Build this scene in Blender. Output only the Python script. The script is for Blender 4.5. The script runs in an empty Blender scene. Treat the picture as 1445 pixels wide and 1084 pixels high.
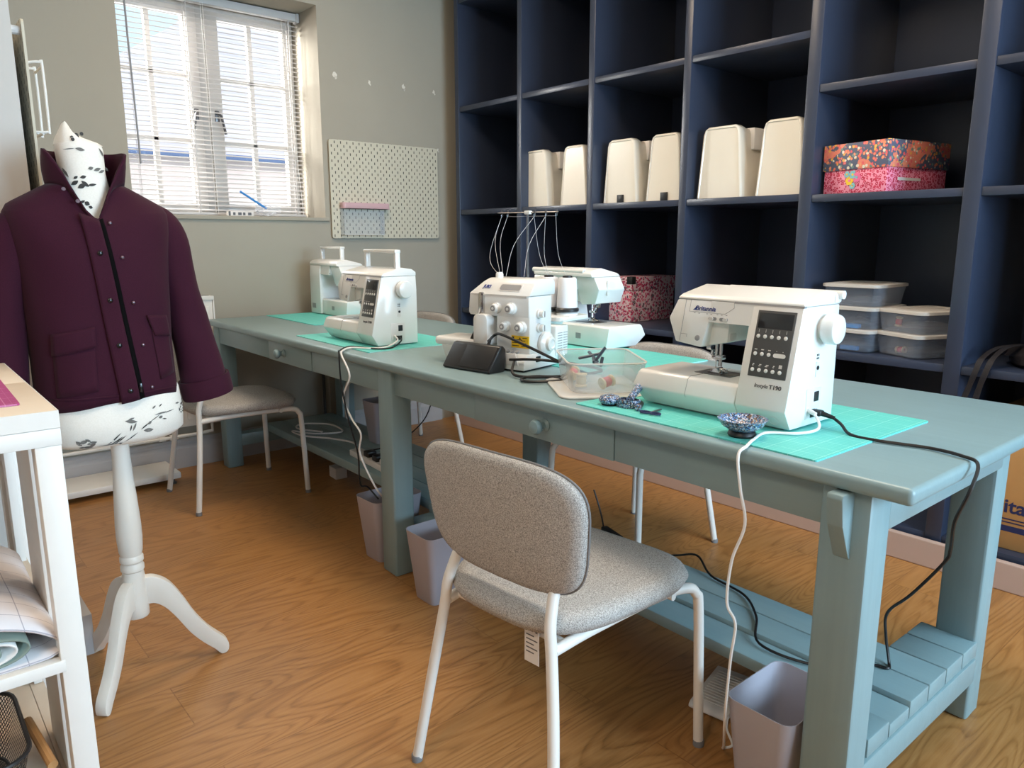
import bpy, bmesh, math, random
from mathutils import Vector, Matrix
random.seed(7)
PI = math.pi
SC = bpy.context.scene
COL = SC.collection

# ------------------------------------------------------------------ helpers
def lin(c):
    c = c / 255.0
    return c / 12.92 if c <= .04045 else ((c + .055) / 1.055) ** 2.4
def rgb(r, g, b): return (lin(r), lin(g), lin(b), 1)

def rot2(p, a):
    c, s = math.cos(a), math.sin(a)
    return (p[0]*c - p[1]*s, p[0]*s + p[1]*c)

def rrect(w, d, r, n=5):
    pts = []
    for cx, cy, a0 in ((w/2-r, d/2-r, 0), (-w/2+r, d/2-r, PI/2), (-w/2+r, -d/2+r, PI), (w/2-r, -d/2+r, 1.5*PI)):
        for i in range(n+1):
            a = a0 + PI/2*i/n
            pts.append((cx + r*math.cos(a), cy + r*math.sin(a)))
    return pts

def curve(pts, n=8):
    P = [Vector(p) for p in pts]
    if len(P) < 3: return P
    out = []
    for i in range(len(P)-1):
        p0 = P[i-1] if i > 0 else P[i]*2 - P[i+1]
        p1, p2 = P[i], P[i+1]
        p3 = P[i+2] if i+2 < len(P) else P[i+1]*2 - P[i]
        for k in range(n):
            t = k/n
            out.append(.5*((2*p1) + (p2-p0)*t + (2*p0-5*p1+4*p2-p3)*t*t + (3*p1-p0-3*p2+p3)*t**3))
    out.append(P[-1])
    return out

class MB:
    def __init__(s): s.bm = bmesh.new()
    def _mi(s, faces, mi):
        for f in faces: f.material_index = mi
    def face(s, pts, mi=0):
        f = s.bm.faces.new([s.bm.verts.new(p) for p in pts]); f.material_index = mi; return f
    def box(s, lo, hi, mi=0, bev=0, M=None, seg=2):
        vs = [s.bm.verts.new((x, y, z)) for x in (lo[0], hi[0]) for y in (lo[1], hi[1]) for z in (lo[2], hi[2])]
        fs = [s.bm.faces.new([vs[i] for i in q]) for q in ((0,1,3,2),(4,6,7,5),(0,4,5,1),(2,3,7,6),(0,2,6,4),(1,5,7,3))]
        s._mi(fs, mi)
        if M is not None:
            for v in vs: v.co = M @ v.co
        if bev:
            es = list({e for f in fs for e in f.edges})
            r = bmesh.ops.bevel(s.bm, geom=es, offset=bev, segments=seg, profile=.5, affect='EDGES')
            s._mi(r['faces'], mi)
        return s
    def prism(s, poly, axis, a, b, mi=0, bev=0, M=None, seg=2, fn=None):
        def P(u, v, t):
            return (t, u, v) if axis == 'x' else (u, t, v) if axis == 'y' else (u, v, t)
        A = [s.bm.verts.new(P(u, v, a)) for u, v in poly]
        B = [s.bm.verts.new(P(u, v, b)) for u, v in poly]
        n = len(poly)
        fs = [s.bm.faces.new(A[::-1]), s.bm.faces.new(B)]
        fs += [s.bm.faces.new((A[i], A[(i+1) % n], B[(i+1) % n], B[i])) for i in range(n)]
        s._mi(fs, mi)
        if fn:
            for v in A+B: v.co = Vector(fn(v.co))
        if M is not None:
            for v in A+B: v.co = M @ v.co
        bmesh.ops.recalc_face_normals(s.bm, faces=fs)
        if bev:
            es = list({e for f in fs for e in f.edges})
            r = bmesh.ops.bevel(s.bm, geom=es, offset=bev, segments=seg, profile=.5, affect='EDGES', clamp_overlap=True)
            s._mi(r['faces'], mi)
        return s
    def loft(s, rings, mi=0, closed=True, caps=(True, True)):
        R = [[s.bm.verts.new(p) for p in r] for r in rings]
        n = len(R[0])
        for a, b in zip(R, R[1:]):
            for i in range(n if closed else n-1):
                j = (i+1) % n
                try: f = s.bm.faces.new((a[i], a[j], b[j], b[i])); f.material_index = mi
                except ValueError: pass
        if caps[0]: s.bm.faces.new(R[0][::-1]).material_index = mi
        if caps[1]: s.bm.faces.new(R[-1]).material_index = mi
        return R
    def lathe(s, prof, c=(0, 0, 0), ax=(0, 0, 1), seg=20, mi=0, caps=(True, True)):
        ax = Vector(ax).normalized(); u = ax.orthogonal().normalized(); w = ax.cross(u); c = Vector(c)
        rings = [[c + ax*hh + (u*math.cos(2*PI*k/seg) + w*math.sin(2*PI*k/seg))*max(r, 1e-5) for k in range(seg)] for r, hh in prof]
        s.loft(rings, mi, True, caps); return s
    def tube(s, pts, r, seg=8, mi=0, closed=False):
        P = [Vector(p) for p in pts]; n = len(P)
        T = []
        for i in range(n):
            a = P[(i-1) % n] if (i > 0 or closed) else P[i]
            b = P[(i+1) % n] if (i < n-1 or closed) else P[i]
            d = b - a
            T.append(d.normalized() if d.length > 1e-9 else Vector((0, 0, 1)))
        u = T[0].orthogonal().normalized(); rings = []
        for i in range(n):
            u = u - T[i]*u.dot(T[i]); u.normalize(); w = T[i].cross(u)
            rr = r[i] if isinstance(r, (list, tuple)) else r
            rings.append([P[i] + (u*math.cos(2*PI*k/seg) + w*math.sin(2*PI*k/seg))*rr for k in range(seg)])
        if closed: rings.append(rings[0]); s.loft(rings, mi, True, (False, False)); bmesh.ops.remove_doubles(s.bm, verts=s.bm.verts, dist=1e-6)
        else: s.loft(rings, mi)
        return s
    def pad(s, outline, zfn, thick, mi=0, crown=.012, steps=((0, .0), (.5, .0), (.86, .02), (.96, .12), (1, .5), (.96, .88), (.86, .98), (.5, 1.0), (0, 1.0))):
        # soft cushion: outline [(x,y)] scaled from its centre, lifted by zfn
        n = len(outline); rings = []
        for k, (sc, t) in enumerate(steps):
            sc = max(sc, .02)
            rings.append([zfn(x*sc, y*sc, t*thick + (crown*(1-sc*sc) if t > .6 else 0)) for x, y in outline])
        s.loft(rings, mi); return s
    def tf(s, M):
        bmesh.ops.transform(s.bm, matrix=M, verts=s.bm.verts); return s
    def build(s, name, mats, parent=None, smooth=35, bevel=None, subsurf=0, solid=None, recalc=True):
        if recalc: bmesh.ops.recalc_face_normals(s.bm, faces=s.bm.faces)
        me = bpy.data.meshes.new(name); s.bm.to_mesh(me); s.bm.free()
        for m in (mats if isinstance(mats, (list, tuple)) else [mats]): me.materials.append(m)
        if smooth:
            me.shade_smooth(); me.set_sharp_from_angle(angle=math.radians(smooth))
        o = bpy.data.objects.new(name, me); COL.objects.link(o)
        if parent is not None: o.parent = parent
        if solid:
            md = o.modifiers.new('thick', 'SOLIDIFY'); md.thickness = solid; md.offset = 0
        if bevel:
            md = o.modifiers.new('edge', 'BEVEL'); md.width = bevel; md.segments = 2; md.limit_method = 'ANGLE'; md.angle_limit = math.radians(40)
        if subsurf:
            md = o.modifiers.new('sub', 'SUBSURF'); md.levels = subsurf; md.render_levels = subsurf
        return o

def tag(o, label, cat, group=None):
    o['label'] = label; o['category'] = cat
    if group: o['group'] = group
    return o
def thing(name, label, cat, loc=(0, 0, 0), rz=0, group=None):
    o = bpy.data.objects.new(name, None); COL.objects.link(o)
    o.location = loc; o.rotation_euler = (0, 0, rz); o.empty_display_size = .05
    return tag(o, label, cat, group)
def struct(o):
    o['kind'] = 'structure'; return o
def dup(root, name=None, loc=None, rz=None, label=None, group=None):
    c = root.copy(); COL.objects.link(c)
    if loc is not None: c.location = loc
    if rz is not None: c.rotation_euler = (0, 0, rz)
    if label: c['label'] = label
    if group: c['group'] = group
    for ch in list(root.children):
        d = ch.copy(); COL.objects.link(d); d.parent = c
        for g in list(ch.children):
            e = g.copy(); COL.objects.link(e); e.parent = d
    return c

def lettering(string, size, origin, right, up, mats, name='logo', parent=None, bold=0, shear=0, align='LEFT', depth=.0004, mi_obj=None, width=None):
    cu = bpy.data.curves.new('t', 'FONT'); cu.body = string; cu.size = size; cu.shear = shear; cu.offset = bold
    cu.align_x = align; cu.extrude = depth; cu.resolution_u = 3
    to = bpy.data.objects.new('t', cu); COL.objects.link(to)
    dg = bpy.context.evaluated_depsgraph_get(); dg.update()
    me = bpy.data.meshes.new_from_object(to.evaluated_get(dg), depsgraph=dg)
    bpy.data.objects.remove(to); bpy.data.curves.remove(cu)
    r = Vector(right).normalized(); u = Vector(up).normalized(); n = r.cross(u)
    k = 1.0
    if width:
        xs = [v.co.x for v in me.vertices]; k = width/(max(xs)-min(xs))
    M = Matrix(((r.x*k, u.x, n.x, origin[0]), (r.y*k, u.y, n.y, origin[1]), (r.z*k, u.z, n.z, origin[2]), (0, 0, 0, 1)))
    me.transform(M); me.materials.clear(); me.materials.append(mats)
    o = bpy.data.objects.new(name, me); COL.objects.link(o)
    if parent is not None: o.parent = parent
    return o

# ------------------------------------------------------------------ materials
class N:
    def __init__(s, name):
        s.m = bpy.data.materials.new(name); s.m.use_nodes = True
        s.t = s.m.node_tree; s.n = s.t.nodes; s.l = s.t.links
        s.p = s.n['Principled BSDF']; s.out = s.n['Material Output']
    def node(s, typ, **k):
        nd = s.n.new(typ)
        for a, v in k.items():
            if a.startswith('i_'):
                key = a[2:]; key = int(key) if key.isdigit() else key.replace('_', ' ')
                nd.inputs[key].default_value = v
            else: setattr(nd, a, v)
        return nd
    def link(s, a, b): s.l.new(a, b)
    def coord(s, scale=(1, 1, 1), rot=(0, 0, 0), out='Object'):
        tc = s.node('ShaderNodeTexCoord'); mp = s.node('ShaderNodeMapping')
        mp.inputs['Scale'].default_value = scale; mp.inputs['Rotation'].default_value = rot
        s.link(tc.outputs[out], mp.inputs['Vector']); return mp.outputs[0]
    def noise(s, vec, scale, detail=4, rough=.55, dist=0):
        nd = s.node('ShaderNodeTexNoise'); nd.inputs['Scale'].default_value = scale; nd.inputs['Detail'].default_value = detail
        nd.inputs['Roughness'].default_value = rough; nd.inputs['Distortion'].default_value = dist
        s.link(vec, nd.inputs['Vector']); return nd.outputs['Fac']
    def ramp(s, fac, stops, interp='LINEAR'):
        r = s.node('ShaderNodeValToRGB'); r.color_ramp.interpolation = interp; e = r.color_ramp.elements
        while len(e) < len(stops): e.new(.5)
        for el, (p, c) in zip(e, stops): el.position = p; el.color = c
        s.link(fac, r.inputs['Fac']); return r.outputs['Color']
    def math(s, op, a, b=None, c=None):
        nd = s.node('ShaderNodeMath', operation=op)
        for i, v in enumerate((a, b, c)):
            if v is None: continue
            if isinstance(v, (int, float)): nd.inputs[i].default_value = v
            else: s.link(v, nd.inputs[i])
        return nd.outputs[0]
    def mix(s, fac, a, b, bt='MIX'):
        nd = s.node('ShaderNodeMix', data_type='RGBA', blend_type=bt)
        for k, v in ((0, fac), (6, a), (7, b)):
            if isinstance(v, (int, float, tuple)): nd.inputs[k].default_value = v
            else: s.link(v, nd.inputs[k])
        return nd.outputs[2]
    def bump(s, h, strength=.3, dist=.002):
        b = s.node('ShaderNodeBump'); b.inputs['Strength'].default_value = strength; b.inputs['Distance'].default_value = dist
        s.link(h, b.inputs['Height']); s.link(b.outputs[0], s.p.inputs['Normal'])
    def sep(s, vec):
        x = s.node('ShaderNodeSeparateXYZ'); s.link(vec, x.inputs[0]); return x.outputs

def plain(name, c, rough=.5, metal=0, var=.0, vs=8, bump=0, bs=120, coat=0, spec=.5):
    a = N(name); a.p.inputs['Roughness'].default_value = rough; a.p.inputs['Metallic'].default_value = metal
    a.p.inputs['Coat Weight'].default_value = coat; a.p.inputs['Specular IOR Level'].default_value = spec
    col = rgb(*c); v = a.coord()
    f = a.noise(v, vs)
    k = var or .015
    lo = tuple(x*(1-k) for x in col[:3]) + (1,); hi = tuple(min(1, x*(1+k)) for x in col[:3]) + (1,)
    a.link(a.ramp(f, [(.3, lo), (.7, hi)]), a.p.inputs['Base Color'])
    if bump: a.bump(a.noise(v, bs, 3), bump)
    return a.m

def fabric(name, c1, c2, scale=700, rough=.95, bump=.25, sheen=.0):
    a = N(name); a.p.inputs['Roughness'].default_value = rough; a.p.inputs['Specular IOR Level'].default_value = .2
    v = a.coord(); f = a.noise(v, scale, 2, .6)
    a.link(a.ramp(f, [(.36, rgb(*c1)), (.64, rgb(*c2))]), a.p.inputs['Base Color'])
    a.bump(f, bump, .001); a.p.inputs['Sheen Weight'].default_value = sheen
    return a.m

def painted(name, c, grain=(1, 25, 25), rough=.42, var=.07, bump=.25):
    a = N(name); a.p.inputs['Roughness'].default_value = rough
    v = a.coord(grain); col = rgb(*c)
    f = a.noise(v, 2.2, 5, .6); g = a.noise(a.coord(), 9, 4)
    lo = tuple(x*(1-var) for x in col[:3]) + (1,); hi = tuple(x*(1+var) for x in col[:3]) + (1,)
    a.link(a.ramp(a.math('ADD', a.math('MULTIPLY', f, .6), a.math('MULTIPLY', g, .4)), [(.3, lo), (.7, hi)]), a.p.inputs['Base Color'])
    a.bump(a.math('ADD', a.math('MULTIPLY', f, .9), a.math('MULTIPLY', a.noise(a.coord(), 60, 2), .15)), bump, .0015)
    return a.m

def clear(name, c, opacity, rough=.12):
    a = N(name); a.p.inputs['Base Color'].default_value = rgb(*c); a.p.inputs['Roughness'].default_value = rough
    tr = a.node('ShaderNodeBsdfTransparent'); mx = a.node('ShaderNodeMixShader')
    lw = a.node('ShaderNodeLayerWeight'); lw.inputs['Blend'].default_value = .25
    a.link(a.math('MINIMUM', a.math('ADD', a.math('MULTIPLY', lw.outputs['Facing'], .45), opacity), 1.0), mx.inputs[0])
    a.link(tr.outputs[0], mx.inputs[1]); a.link(a.p.outputs[0], mx.inputs[2]); a.link(mx.outputs[0], a.out.inputs[0])
    return a.m

def blotches(name, base, cols, scale=60, thr=.35, rough=.6, seed=0.0, base2=None, ring=0, core=.6):
    # printed motif: coloured voronoi blobs over a ground
    a = N(name); a.p.inputs['Roughness'].default_value = rough
    v = a.coord()
    dn = a.node('ShaderNodeTexNoise'); dn.inputs['Scale'].default_value = scale*1.1; a.link(v, dn.inputs['Vector'])
    vm = a.node('ShaderNodeVectorMath', operation='SCALE'); vm.inputs['Scale'].default_value = .6/scale; a.link(dn.outputs['Color'], vm.inputs[0])
    ad = a.node('ShaderNodeVectorMath', operation='ADD'); a.link(v, ad.inputs[0]); a.link(vm.outputs[0], ad.inputs[1])
    ad2 = a.node('ShaderNodeVectorMath', operation='ADD'); a.link(ad.outputs[0], ad2.inputs[0]); ad2.inputs[1].default_value = (seed, seed*.7, seed*1.3)
    vo = a.node('ShaderNodeTexVoronoi'); vo.inputs['Scale'].default_value = scale; a.link(ad2.outputs[0], vo.inputs['Vector'])
    sx = a.sep(vo.outputs['Color'])
    n = len(cols)
    c = a.ramp(sx[0], [(i/n, rgb(*q)) for i, q in enumerate(cols)], 'CONSTANT')
    m = a.math('LESS_THAN', vo.outputs['Distance'], thr)
    if ring: m = a.math('MULTIPLY', m, a.math('GREATER_THAN', vo.outputs['Distance'], thr*ring))
    cor = a.math('LESS_THAN', vo.outputs['Distance'], thr*.35)
    ground = rgb(*base)
    if base2: ground = a.mix(a.math('GREATER_THAN', a.noise(ad2.outputs[0], scale*.12, 1), .52), rgb(*base), rgb(*base2))
    g = a.mix(m, ground, c)
    g = a.mix(a.math('MULTIPLY', cor, core), g, rgb(250, 235, 190))
    a.link(g, a.p.inputs['Base Color']); return a.m

def make_floor():
    a = N('oak_laminate'); a.p.inputs['Roughness'].default_value = .38
    v = a.coord()
    br = a.node('ShaderNodeTexBrick'); br.offset = .37; br.inputs['Scale'].default_value = 1
    br.inputs['Brick Width'].default_value = 1.25; br.inputs['Row Height'].default_value = .19; br.inputs['Mortar Size'].default_value = .0014
    br.inputs['Mortar Smooth'].default_value = .2; br.inputs['Bias'].default_value = 0
    br.inputs['Color1'].default_value = (0, 0, 0, 1); br.inputs['Color2'].default_value = (1, 1, 1, 1)
    rv = a.coord((1, 1, 1), (0, 0, PI/2)); a.link(rv, br.inputs['Vector'])
    pid = br.outputs['Color']
    # cathedral grain: rings stretched along the plank, shifted per plank
    x = a.sep(v); 
    px = a.math('MULTIPLY', a.sep(pid)[0], 7.3)
    cmb = a.node('ShaderNodeCombineXYZ')
    a.link(a.math('ADD', x[0], px), cmb.inputs[0]); a.link(a.math('MULTIPLY', a.math('ADD', x[1], px), .16), cmb.inputs[1])
    big = a.noise(cmb.outputs[0], 5.5, 2, .5, .35)
    rings = a.math('FRACT', a.math('MULTIPLY', big, 26))
    rl = a.ramp(rings, [(0, (0, 0, 0, 1)), (.45, (1, 1, 1, 1)), (.85, (.75, .75, .75, 1)), (1, (0, 0, 0, 1))])
    cm2 = a.node('ShaderNodeCombineXYZ'); a.link(x[0], cm2.inputs[0]); a.link(a.math('MULTIPLY', x[1], .045), cm2.inputs[1])
    fine = a.noise(cm2.outputs[0], 130, 3, .6)
    t = a.math('ADD', a.math('MULTIPLY', rl, .27), a.math('MULTIPLY', fine, .62))
    c = a.ramp(t, [(.12, rgb(116, 77, 40)), (.45, rgb(162, 114, 65)), (.8, rgb(186, 139, 87))])
    c = a.mix(a.math('MULTIPLY', a.sep(pid)[0], .22), c, rgb(200, 138, 70))
    c = a.mix(a.math('MULTIPLY', br.outputs['Fac'], .45), c, rgb(120, 74, 38))
    a.link(c, a.p.inputs['Base Color'])
    a.link(a.math('ADD', .33, a.math('MULTIPLY', fine, .16)), a.p.inputs['Roughness'])
    a.bump(a.math('SUBTRACT', t, a.math('MULTIPLY', br.outputs['Fac'], 1.0)), .12, .001)
    return a.m

def make_mat_grid(name, c, line):
    a = N(name); a.p.inputs['Roughness'].default_value = .6; x = a.sep(a.coord())
    def grid(step, w):
        gx = a.math('LESS_THAN', a.math('FRACT', a.math('DIVIDE', a.math('ADD', x[0], 5), step)), w/step)
        gy = a.math('LESS_THAN', a.math('FRACT', a.math('DIVIDE', a.math('ADD', x[1], 5), step)), w/step)
        return a.math('MAXIMUM', gx, gy)
    m = a.math('MAXIMUM', a.math('MULTIPLY', grid(.05, .0014), .75), a.math('MULTIPLY', grid(.01, .0006), .42))
    a.link(a.mix(m, rgb(*c), rgb(*line)), a.p.inputs['Base Color']); return a.m

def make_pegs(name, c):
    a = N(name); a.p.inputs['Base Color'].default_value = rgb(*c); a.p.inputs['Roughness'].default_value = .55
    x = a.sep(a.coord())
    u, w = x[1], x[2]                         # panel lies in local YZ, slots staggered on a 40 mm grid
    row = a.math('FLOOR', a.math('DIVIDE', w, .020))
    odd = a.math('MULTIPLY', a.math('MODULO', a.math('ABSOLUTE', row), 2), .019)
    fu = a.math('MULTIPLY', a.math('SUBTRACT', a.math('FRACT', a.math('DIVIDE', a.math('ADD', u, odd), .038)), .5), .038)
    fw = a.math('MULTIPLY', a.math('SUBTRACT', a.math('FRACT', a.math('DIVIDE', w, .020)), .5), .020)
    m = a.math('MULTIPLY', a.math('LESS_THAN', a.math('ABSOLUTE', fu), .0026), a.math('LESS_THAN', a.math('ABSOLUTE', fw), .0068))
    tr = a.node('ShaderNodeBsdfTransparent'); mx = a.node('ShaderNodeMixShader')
    a.link(a.mix(m, rgb(*c), rgb(62, 56, 48)), a.p.inputs['Base Color'])  # slots painted dark brown to stand for the shaded gap behind the board
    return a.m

def make_mesh_metal(name):
    a = N(name); a.p.inputs['Base Color'].default_value = rgb(40, 42, 46); a.p.inputs['Roughness'].default_value = .5; a.p.inputs['Metallic'].default_value = .3
    x = a.sep(a.coord()); s = .009
    def tri(e): return a.math('ABSOLUTE', a.math('SUBTRACT', a.math('FRACT', a.math('DIVIDE', e, s)), .5))
    h = a.math('ADD', x[0], x[1])
    hole = a.math('MULTIPLY', a.math('LESS_THAN', tri(a.math('ADD', h, x[2])), .34), a.math('LESS_THAN', tri(a.math('SUBTRACT', h, x[2])), .34))
    tr = a.node('ShaderNodeBsdfTransparent'); mx = a.node('ShaderNodeMixShader')
    a.link(hole, mx.inputs[0]); a.link(a.p.outputs[0], mx.inputs[1]); a.link(tr.outputs[0], mx.inputs[2]); a.link(mx.outputs[0], a.out.inputs[0])
    return a.m

def make_pattern_paper():
    a = N('pattern_sheet'); a.p.inputs['Roughness'].default_value = .7; x = a.sep(a.coord())
    gx = a.math('LESS_THAN', a.math('FRACT', a.math('DIVIDE', a.math('ADD', x[0], 5), .05)), .03)
    gy = a.math('LESS_THAN', a.math('FRACT', a.math('DIVIDE', a.math('ADD', x[1], 5), .05)), .03)
    a.link(a.mix(a.math('MULTIPLY', a.math('MAXIMUM', gx, gy), .6), rgb(226, 220, 222), rgb(120, 115, 135)), a.p.inputs['Base Color']); return a.m

def make_roof():
    a = N('pale_roof_tiles'); a.p.inputs['Roughness'].default_value = .9
    x = a.sep(a.coord()); f = a.math('FRACT', a.math('MULTIPLY', x[2], 7)); g = a.noise(a.coord(), 3, 4)
    a.link(a.ramp(a.math('ADD', a.math('MULTIPLY', f, .5), a.math('MULTIPLY', g, .5)), [(.2, rgb(196, 188, 198)), (.7, rgb(222, 216, 226))]), a.p.inputs['Base Color']); return a.m

M = {}
M['wall'] = plain('greige_wall_paint', (166, 159, 145), .85, var=.02, vs=3, bump=.08, bs=200)
M['white_wall'] = plain('white_wall_paint', (200, 197, 192), .8, var=.02, vs=3, bump=.06, bs=200)
M['ceil'] = plain('ceiling_paint', (238, 234, 226), .9)
M['skirt'] = plain('grey_skirting_paint', (176, 172, 172), .5)
M['plinth'] = plain('beige_skirting_paint', (196, 170, 158), .5)
M['filler'] = plain('wall_filler', (222, 216, 204), .9, var=.05, vs=80)
M['floor'] = make_floor()
M['navy'] = painted('navy_paint', (52, 60, 79), (1, 1, 1), .33, .05, .06)
M['sage'] = painted('duck_egg_paint', (132, 156, 160), (1, 22, 22), .36, .05, .3)
M['sageleg'] = painted('duck_egg_paint_on_posts', (132, 156, 160), (24, 24, 1.4), .4, .06, .45)
M['white'] = plain('machine_white_plastic', (233, 233, 231), .22, coat=.2)
M['white2'] = plain('machine_panel_plastic', (222, 219, 217), .35)
M['offwhite'] = plain('cream_case_plastic', (236, 230, 218), .22, coat=.3)
M['wood_white'] = painted('white_painted_wood', (232, 228, 222), (1, 14, 14), .45, .02, .1)
M['cream_top'] = painted('cream_painted_top', (226, 208, 186), (14, 1, 14), .5, .03, .12)
M['metal_white'] = plain('white_powder_coat', (232, 228, 222), .4)
M['dark'] = plain('charcoal_plastic', (40, 40, 42), .35)
M['black'] = plain('black_rubber', (20, 20, 22), .45)
M['screen'] = plain('dark_display', (46, 48, 50), .12)
M['panelgrey'] = plain('control_panel_grey', (78, 78, 78), .3)
M['chrome'] = plain('chrome', (205, 205, 205), .15, metal=1)
M['steel'] = plain('brushed_steel', (120, 120, 122), .35, metal=.9)
M['grey'] = plain('mid_grey_plastic', (150, 150, 152), .4)
M['logo_blue'] = plain('logo_blue_print', (35, 55, 130), .5)
M['logo_navy'] = plain('navy_print', (32, 40, 84), .6)
M['ink'] = plain('grey_print', (90, 90, 94), .5)
M['mint'] = make_mat_grid('mint_cutting_mat', (92, 200, 192), (170, 232, 226))
M['pinkmat'] = make_mat_grid('magenta_cutting_mat', (172, 62, 124), (214, 150, 184))
M['chair'] = fabric('light_grey_wool', (134, 130, 127), (200, 196, 191), 480)
M['chairfoot'] = plain('grey_rubber_foot', (120, 120, 122), .6)
M['tagwhite'] = plain('white_label', (228, 224, 220), .7)
M['bin'] = plain('grey_lilac_plastic', (172, 168, 178), .4)
M['jacket'] = fabric('burgundy_twill', (46, 11, 28), (60, 17, 38), 900, .85, .15, .04)
M['zip'] = plain('black_zip_tape', (9, 8, 9), .9, spec=.1)
M['snapblack'] = plain('black_snap', (16, 14, 18), .2)
M['snapsilver'] = plain('dull_silver_snap', (120, 105, 115), .3, metal=.8)
M['form'] = fabric('cream_form_cover', (236, 231, 221), (241, 236, 227), 300, .8, .05)
M['print1'] = plain('grey_leaf_print', (112, 110, 106), .8, var=.3, vs=90)
M['print2'] = plain('dark_leaf_print', (56, 55, 54), .8, var=.3, vs=90)
M['stand'] = painted('white_stand_paint', (236, 231, 222), (10, 10, 2), .35, .015, .06)
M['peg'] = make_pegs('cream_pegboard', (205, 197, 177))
M['pink'] = plain('dusty_pink_plastic', (206, 168, 172), .4)
M['frost'] = clear('frosted_clear_plastic', (196, 208, 228), .09, .12)
M['frostlid'] = clear('milky_lid_plastic', (232, 228, 222), .62, .3)
M['clearbag'] = clear('clear_film', (235, 240, 250), .12, .06)
M['pane'] = clear('window_glass', (220, 230, 235), .02, .02)
M['glasstub'] = clear('clear_rigid_plastic', (222, 226, 228), .24, .08)
M['blind'] = plain('white_slat', (202, 198, 196), .45)
M['upvc'] = plain('white_window_paint', (206, 201, 195), .4)
M['blue'] = plain('blue_pen_plastic', (60, 140, 215), .35)
M['bluebox'] = plain('blue_bobbin_box', (70, 130, 190), .4)
M['redthing'] = plain('red_plastic', (205, 50, 55), .4)
M['pinkthread'] = plain('pink_thread', (222, 110, 120), .7)
M['spool'] = plain('cream_spool', (224, 204, 166), .6)
M['clip'] = plain('slate_blue_plastic', (70, 84, 100), .4)
M['yellow'] = plain('yellow_warning_label', (240, 195, 30), .5)
M['thread'] = plain('white_cone_thread', (236, 236, 240), .8, bump=.4, bs=400)
M['cord'] = plain('white_cord', (232, 228, 224), .45)
M['speckle'] = blotches('blue_speckle_print', (36, 44, 70), [(90, 120, 175), (150, 170, 205), (205, 205, 215), (60, 130, 165), (110, 84, 70)], 330, .62, .35)
M['floral'] = blotches('multi_floral_print', (92, 98, 122), [(240, 128, 100), (236, 100, 108), (244, 150, 110), (236, 226, 206), (240, 120, 100), (240, 180, 80), (120, 150, 140)], 78, .46, .5, 2.9, (236, 138, 118), 0, .25)
M['leopard'] = blotches('pink_leopard_print', (238, 150, 176), [(196, 34, 72), (210, 50, 86), (186, 30, 66)], 92, .52, .5, 2.1, None, .5, 0)
M['pinkfloral'] = blotches('pink_small_floral_print', (236, 214, 222), [(196, 40, 100), (170, 40, 90), (226, 110, 150), (90, 60, 90), (214, 70, 120)], 75, .5, .5, .6)
M['flow_y'] = plain('yellow_flower_print', (244, 200, 40), .5)
M['flow_p'] = plain('pink_flower_print', (236, 110, 160), .5)
M['flow_b'] = plain('blue_flower_print', (130, 195, 205), .5)
M['card'] = plain('brown_cardboard', (186, 140, 86), .8, var=.04, vs=20)
M['bag'] = fabric('black_nylon', (30, 28, 30), (44, 40, 42), 300, .6, .2)
M['render'] = plain('pale_pink_render', (226, 212, 210), .9)
M['gutter'] = plain('blue_gutter', (86, 112, 160), .5)
M['roof'] = make_roof()
M['meshmetal'] = make_mesh_metal('black_wire_mesh')
M['woodhandle'] = plain('beech_handle', (190, 145, 95), .5)
M['paper'] = make_pattern_paper()
M['greenlining'] = plain('sage_backing', (128, 142, 132), .7)
M['orange'] = plain('wood_handle_orange', (220, 150, 70), .5)
M['radiator'] = plain('radiator_enamel', (226, 222, 216), .35)
M['pipe'] = plain('dark_pipe', (70, 66, 62), .6)
M['ground'] = plain('pale_paving', (180, 175, 170), .9)
# ------------------------------------------------------------------ camera
cam = bpy.data.cameras.new('camera'); co = bpy.data.objects.new('camera', cam); COL.objects.link(co)
cam.sensor_fit = 'HORIZONTAL'; cam.sensor_width = 36; cam.lens = 36*1055/1445; cam.clip_start = .02
co.location = (0, 0, 1.14); co.rotation_euler = (math.radians(90-10.996), 0, math.radians(49.48))
SC.camera = co

# ------------------------------------------------------------------ room shell
XW, YS, XR, YF, ZC = -3.87, 3.38, 2.4, -2.2, 2.75
b = MB(); b.box((-4.4, YF-.2, -.06), (XR+.3, YS+.2, 0)); struct(b.build('floor', M['floor'], smooth=0))
b = MB(); b.box((-4.4, YF-.2, ZC), (XR+.3, YS+.2, ZC+.08)); struct(b.build('ceiling', M['ceil'], smooth=0))
W0, W1, S0, S1 = .985, 1.958, 1.2545, 2.34
b = MB()
b.box((-4.32, YF, 0), (XW, W0, ZC)); b.box((-4.32, W1, 0), (XW, YS, ZC))
b.box((-4.32, W0, 0), (XW, W1, S0-.02)); b.box((-4.32, W0, S1), (XW, W1, ZC))
def splat(bm, y, z, s, seed):
    rnd = random.Random(seed); n = 9
    bm.face([(XW+.0012, y + s*rnd.uniform(.45, 1)*math.cos(2*PI*k/n)*.8, z + s*rnd.uniform(.45, 1.15)*math.sin(2*PI*k/n)) for k in range(n)], 1)
for k, (y, z, s) in enumerate(((2.049, 2.01, .020), (2.261, 1.995, .014), (2.483, 2.0, .017), (2.695, 1.996, .014), (2.705, 1.277, .012), (2.716, 1.666, .01))):
    splat(b, y, z, s, k); splat(b, y+.006, z-s*.9, s*.5, k+20)
struct(b.build('wall_window', [M['wall'], M['filler']], smooth=0, recalc=False))
b = MB(); b.box((-4.2, YS, 0), (XR, YS+.1, ZC)); struct(b.build('wall_shelving', M['wall'], smooth=0))
b = MB(); b.box((XW-.02, YF, 0), (-2.235, .335, ZC)); struct(b.build('wall_chimney', M['white_wall'], smooth=0))
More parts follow.
